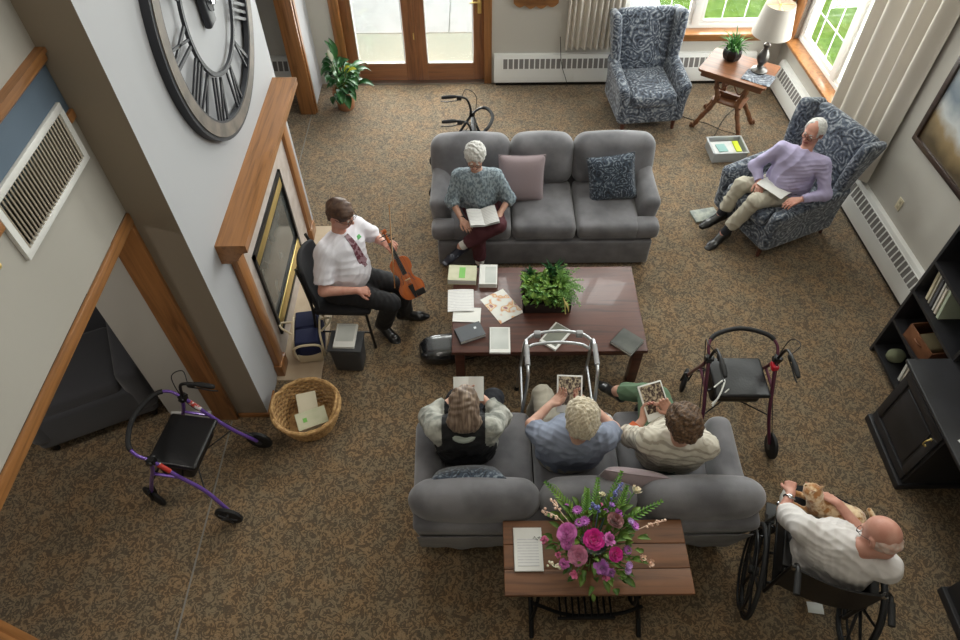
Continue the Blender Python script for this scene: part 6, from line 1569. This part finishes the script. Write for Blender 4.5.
m = MB(); m.b2((-.03,-.09,0),(.03,.09,.012), bev=.002); tag(obj('yellow_notepad', m, mat('neon_yellow', (222,240,60), .5), loc=(2.78,6.06,.087), rotz=R(3)), 'neon yellow notepad in the plastic tub', 'notepad')
# folded runner on the side table
m = MB(); m.grid(lambda u, v: ((u-.5)*.30, (v-.5)*.22, .004+.003*math.sin(u*9)+.002*math.sin(v*7)), 20, 12, thick=.004); tag(obj('table_mat', m, M['paisley'], loc=(2.90,6.37,.716), rotz=R(-34)), 'blue patterned mat at the edge of the side table', 'mat')

# ================================================================ violin and bow
vb, vt_ = Vector((-.51,3.51,.575)), Vector((-.735,3.775,1.03)); ax_ = (vt_-vb).normalized(); view = (Vector((0,0,4.6))-vb).normalized(); nn = (view-ax_*view.dot(ax_)).normalized(); ss = ax_.cross(nn)
Tv = Matrix(((ss.x,ax_.x,nn.x,vb.x),(ss.y,ax_.y,nn.y,vb.y),(ss.z,ax_.z,nn.z,vb.z),(0,0,0,1)))
vi = thing('violin', 'glossy orange-brown violin standing on the violinist\'s left thigh', 'violin'); vi.matrix_world = Tv
varn = wood_mat('violin_varnish', (184,96,38), (150,66,24), 1, .18, coat=.8); eb = mat('ebony', (20,18,18), .3)
half = [(0,0),(.05,.004),(.085,.03),(.102,.075),(.098,.115),(.078,.14),(.062,.165),(.056,.195),(.062,.225),(.076,.245),(.083,.28),(.078,.32),(.05,.347),(.02,.353)]
sm_ = smooth_path([(x,y,0) for x,y in half], 4); poly = [(p[0],p[1]) for p in sm_]+[(-p[0],p[1]) for p in sm_[::-1]]; poly = poly[::-1] if sum(poly[i][0]*poly[(i+1)%len(poly)][1]-poly[(i+1)%len(poly)][0]*poly[i][1] for i in range(len(poly))) < 0 else poly
m = MB(); m.prism(poly, -.034, 0); 
cx_ = [(p[0]*.9, (p[1]-.175)*.93+.175) for p in poly]; m.prism(cx_, 0, .007); m.prism([(p[0]*.72, (p[1]-.175)*.8+.175) for p in poly], .007, .012); obj('violin_body', m, varn, vi)
m = MB(); m.rbox((0,.415,-.008),(.026,.14,.022),.01); m.tube([(0,.48,-.008),(0,.53,-.018),(0,.565,-.028)], [.013,.012,.009], 8); m.cyl((-.02,.575,-.03),(.02,.575,-.03),.016,n=16); obj('neck', m, varn, vi)
m = MB(); m.prism([(-.019,.215),(.019,.215),(.013,.485),(-.013,.485)], .014, .022); obj('fingerboard', m, eb, vi)
m = MB(); m.prism([(-.008,.01),(.008,.01),(.021,.12),(-.021,.12)], .02, .028); m.rbox((.05,.035,.02),(.075,.05,.014),.006); obj('tailpiece', m, eb, vi, label='black tailpiece and chin rest')
m = MB(); m.b2((-.022,.168,.008),(.022,.172,.036)); obj('bridge', m, mat('maple_bridge', (214,182,130), .5), vi)
for k in range(4):
    m = MB(); s = -1 if k % 2 else 1; y = .50+k*.016; m.cyl((-s*.012,y,-.012),(s*.038,y,-.012),.004); m.rbox((s*.046,y,-.012),(.02,.006,.014),.003); obj('tuning_peg', m, eb, vi)
    m = MB(); x = (-1.5+k)*.005; m.tube([(x*2.2,.12,.029),(x*2.2,.17,.037),(x,.485,.023)], .0007, 4); obj('string', m, M['chrome'], vi)
m = MB()
for s in (-1,1): m.tube(smooth_path([(s*.028,.215,.0125),(s*.036,.20,.0125),(s*.036,.175,.0125),(s*.045,.15,.0125),(s*.055,.14,.0125)],4), .0022, 5)
obj('sound_hole', m, eb, vi)
b0, b1 = Vector((-.68,3.565,.63)), Vector((-.665,3.77,1.32)); bw = thing('violin_bow', 'long thin violin bow held upright in the violinist\'s left hand', 'bow', tuple(b0)); d = b1-b0
m = MB(); dn_ = d.normalized(); sd = dn_.cross(Vector((1,0,0))).normalized(); p_ = [d*(k/10)+sd*(-.012*math.sin(k/10*PI)) for k in range(11)]; m.tube([tuple(q) for q in p_], .0042, 8); obj('bow_stick', m, mat('pernambuco', (190,140,90), .35), bw)
m = MB(); m.tube([tuple(sd*.020+d*.06), tuple(sd*.020+d*.98)], .0035, 4, flat=.4); obj('bow_hair', m, mat('horse_hair', (232,224,200), .6), bw)
m = MB(); m.box(tuple(sd*.010+d*.07), (.012,.02,.035)); m.box(tuple(sd*.010+d*.985), (.008,.022,.012)); obj('frog', m, eb, bw)
# ================================================================ camera, light, world
cd = bpy.data.cameras.new('camera'); cam = bpy.data.objects.new('camera', cd); C.objects.link(cam)
cd.sensor_width = 36; cd.lens = 676.24/960*36; cd.clip_start = .05; cd.clip_end = 200
Mc = Matrix.Rotation(R(.1881),4,'Z') @ Matrix.Rotation(R(90-50.8514),4,'X') @ Matrix.Rotation(R(-.6521),4,'Z')
cam.matrix_world = Matrix.Translation((0,0,4.6)) @ Mc
sc = bpy.context.scene; sc.camera = cam
sc.view_settings.view_transform = 'Standard'; sc.view_settings.look = 'None'; sc.view_settings.exposure = 0; sc.view_settings.gamma = 1
wd = bpy.data.worlds.new('overcast_sky'); sc.world = wd; wd.use_nodes = True
bg = wd.node_tree.nodes['Background']; bg.inputs[0].default_value = (.90,.95,1,1); bg.inputs[1].default_value = 1.6
def area(name, loc, rot, sx, sy, power, col=(1,1,1), spread=180):
    l = bpy.data.lights.new(name, 'AREA'); l.shape = 'RECTANGLE'; l.size = sx; l.size_y = sy; l.energy = power; l.color = col; l.spread = R(spread)
    o = bpy.data.objects.new(name, l); C.objects.link(o); o.location = loc; o.rotation_euler = rot; return o
# daylight at the window openings; high windows and their lights are added
area('daylight_french_doors', (-.75,YB+.3,1.1), (R(-90),0,0), 1.5, 1.9, 140, (1,.985,.96))
area('daylight_back_window', (2.5,YB+.3,1.4), (R(-90),0,0), 1.7, 1.4, 120, (1,.985,.96))
area('added_daylight_high_left', (-.75,YB+.3,3.9), (R(-80),0,0), 1.6, 1.9, 190, (1,.985,.96))
area('added_daylight_high_right', (2.2,YB+.3,3.9), (R(-80),0,0), 2.1, 1.9, 190, (1,.985,.96))
area('daylight_right_window', (3.56+.45,YB-1.1,1.4), (R(-90),0,R(-90)), 1.7, 1.4, 120, (1,.985,.96))
area('added_daylight_right_high', (4.1,YB-2.6,3.9), (R(-80),0,R(-90)), 4.0, 1.9, 190, (1,.985,.96))
# unseen ceiling fill lights, added to brighten the room
def ceiling_fill(x, y, p, nm):
    t = thing('ceiling_fill_light', 'added round ceiling fill light, the %s one' % nm, 'light', (x,y,ZC), 0, 'added ceiling fill lights')
    m = MB(); m.lathe([(.20,-.03),(.20,0)], 28); obj('fill_disc', m, mat('fill_diffuser', (255,250,240), .5, emit=(255,240,220), estr=3), t)
    l = bpy.data.lights.new('ceiling_fill_lamp', 'AREA'); l.shape = 'DISK'; l.size = .5; l.energy = p; l.color = (1,.93,.84)
    o = bpy.data.objects.new('ceiling_fill_lamp', l); C.objects.link(o); o.location = (x,y,ZC-.05)
for x, y, nm in ((-.6,.6,'near left'),(1.8,.6,'near right'),(-.6,3.4,'far left'),(2,3.4,'far right')): ceiling_fill(x, y, 12, nm)
area('side_room_fill', (-3.2,1.8,2.55), (0,0,0), .5, .5, 14, (1,.95,.88))  # unseen fill light added to brighten the side room
l = bpy.data.lights.new('lamp_bulb', 'POINT'); l.energy = 4; l.color = (1,.85,.65); l.shadow_soft_size = .04
o = bpy.data.objects.new('lamp_bulb', l); C.objects.link(o); o.location = (2.94,6.53,1.19)
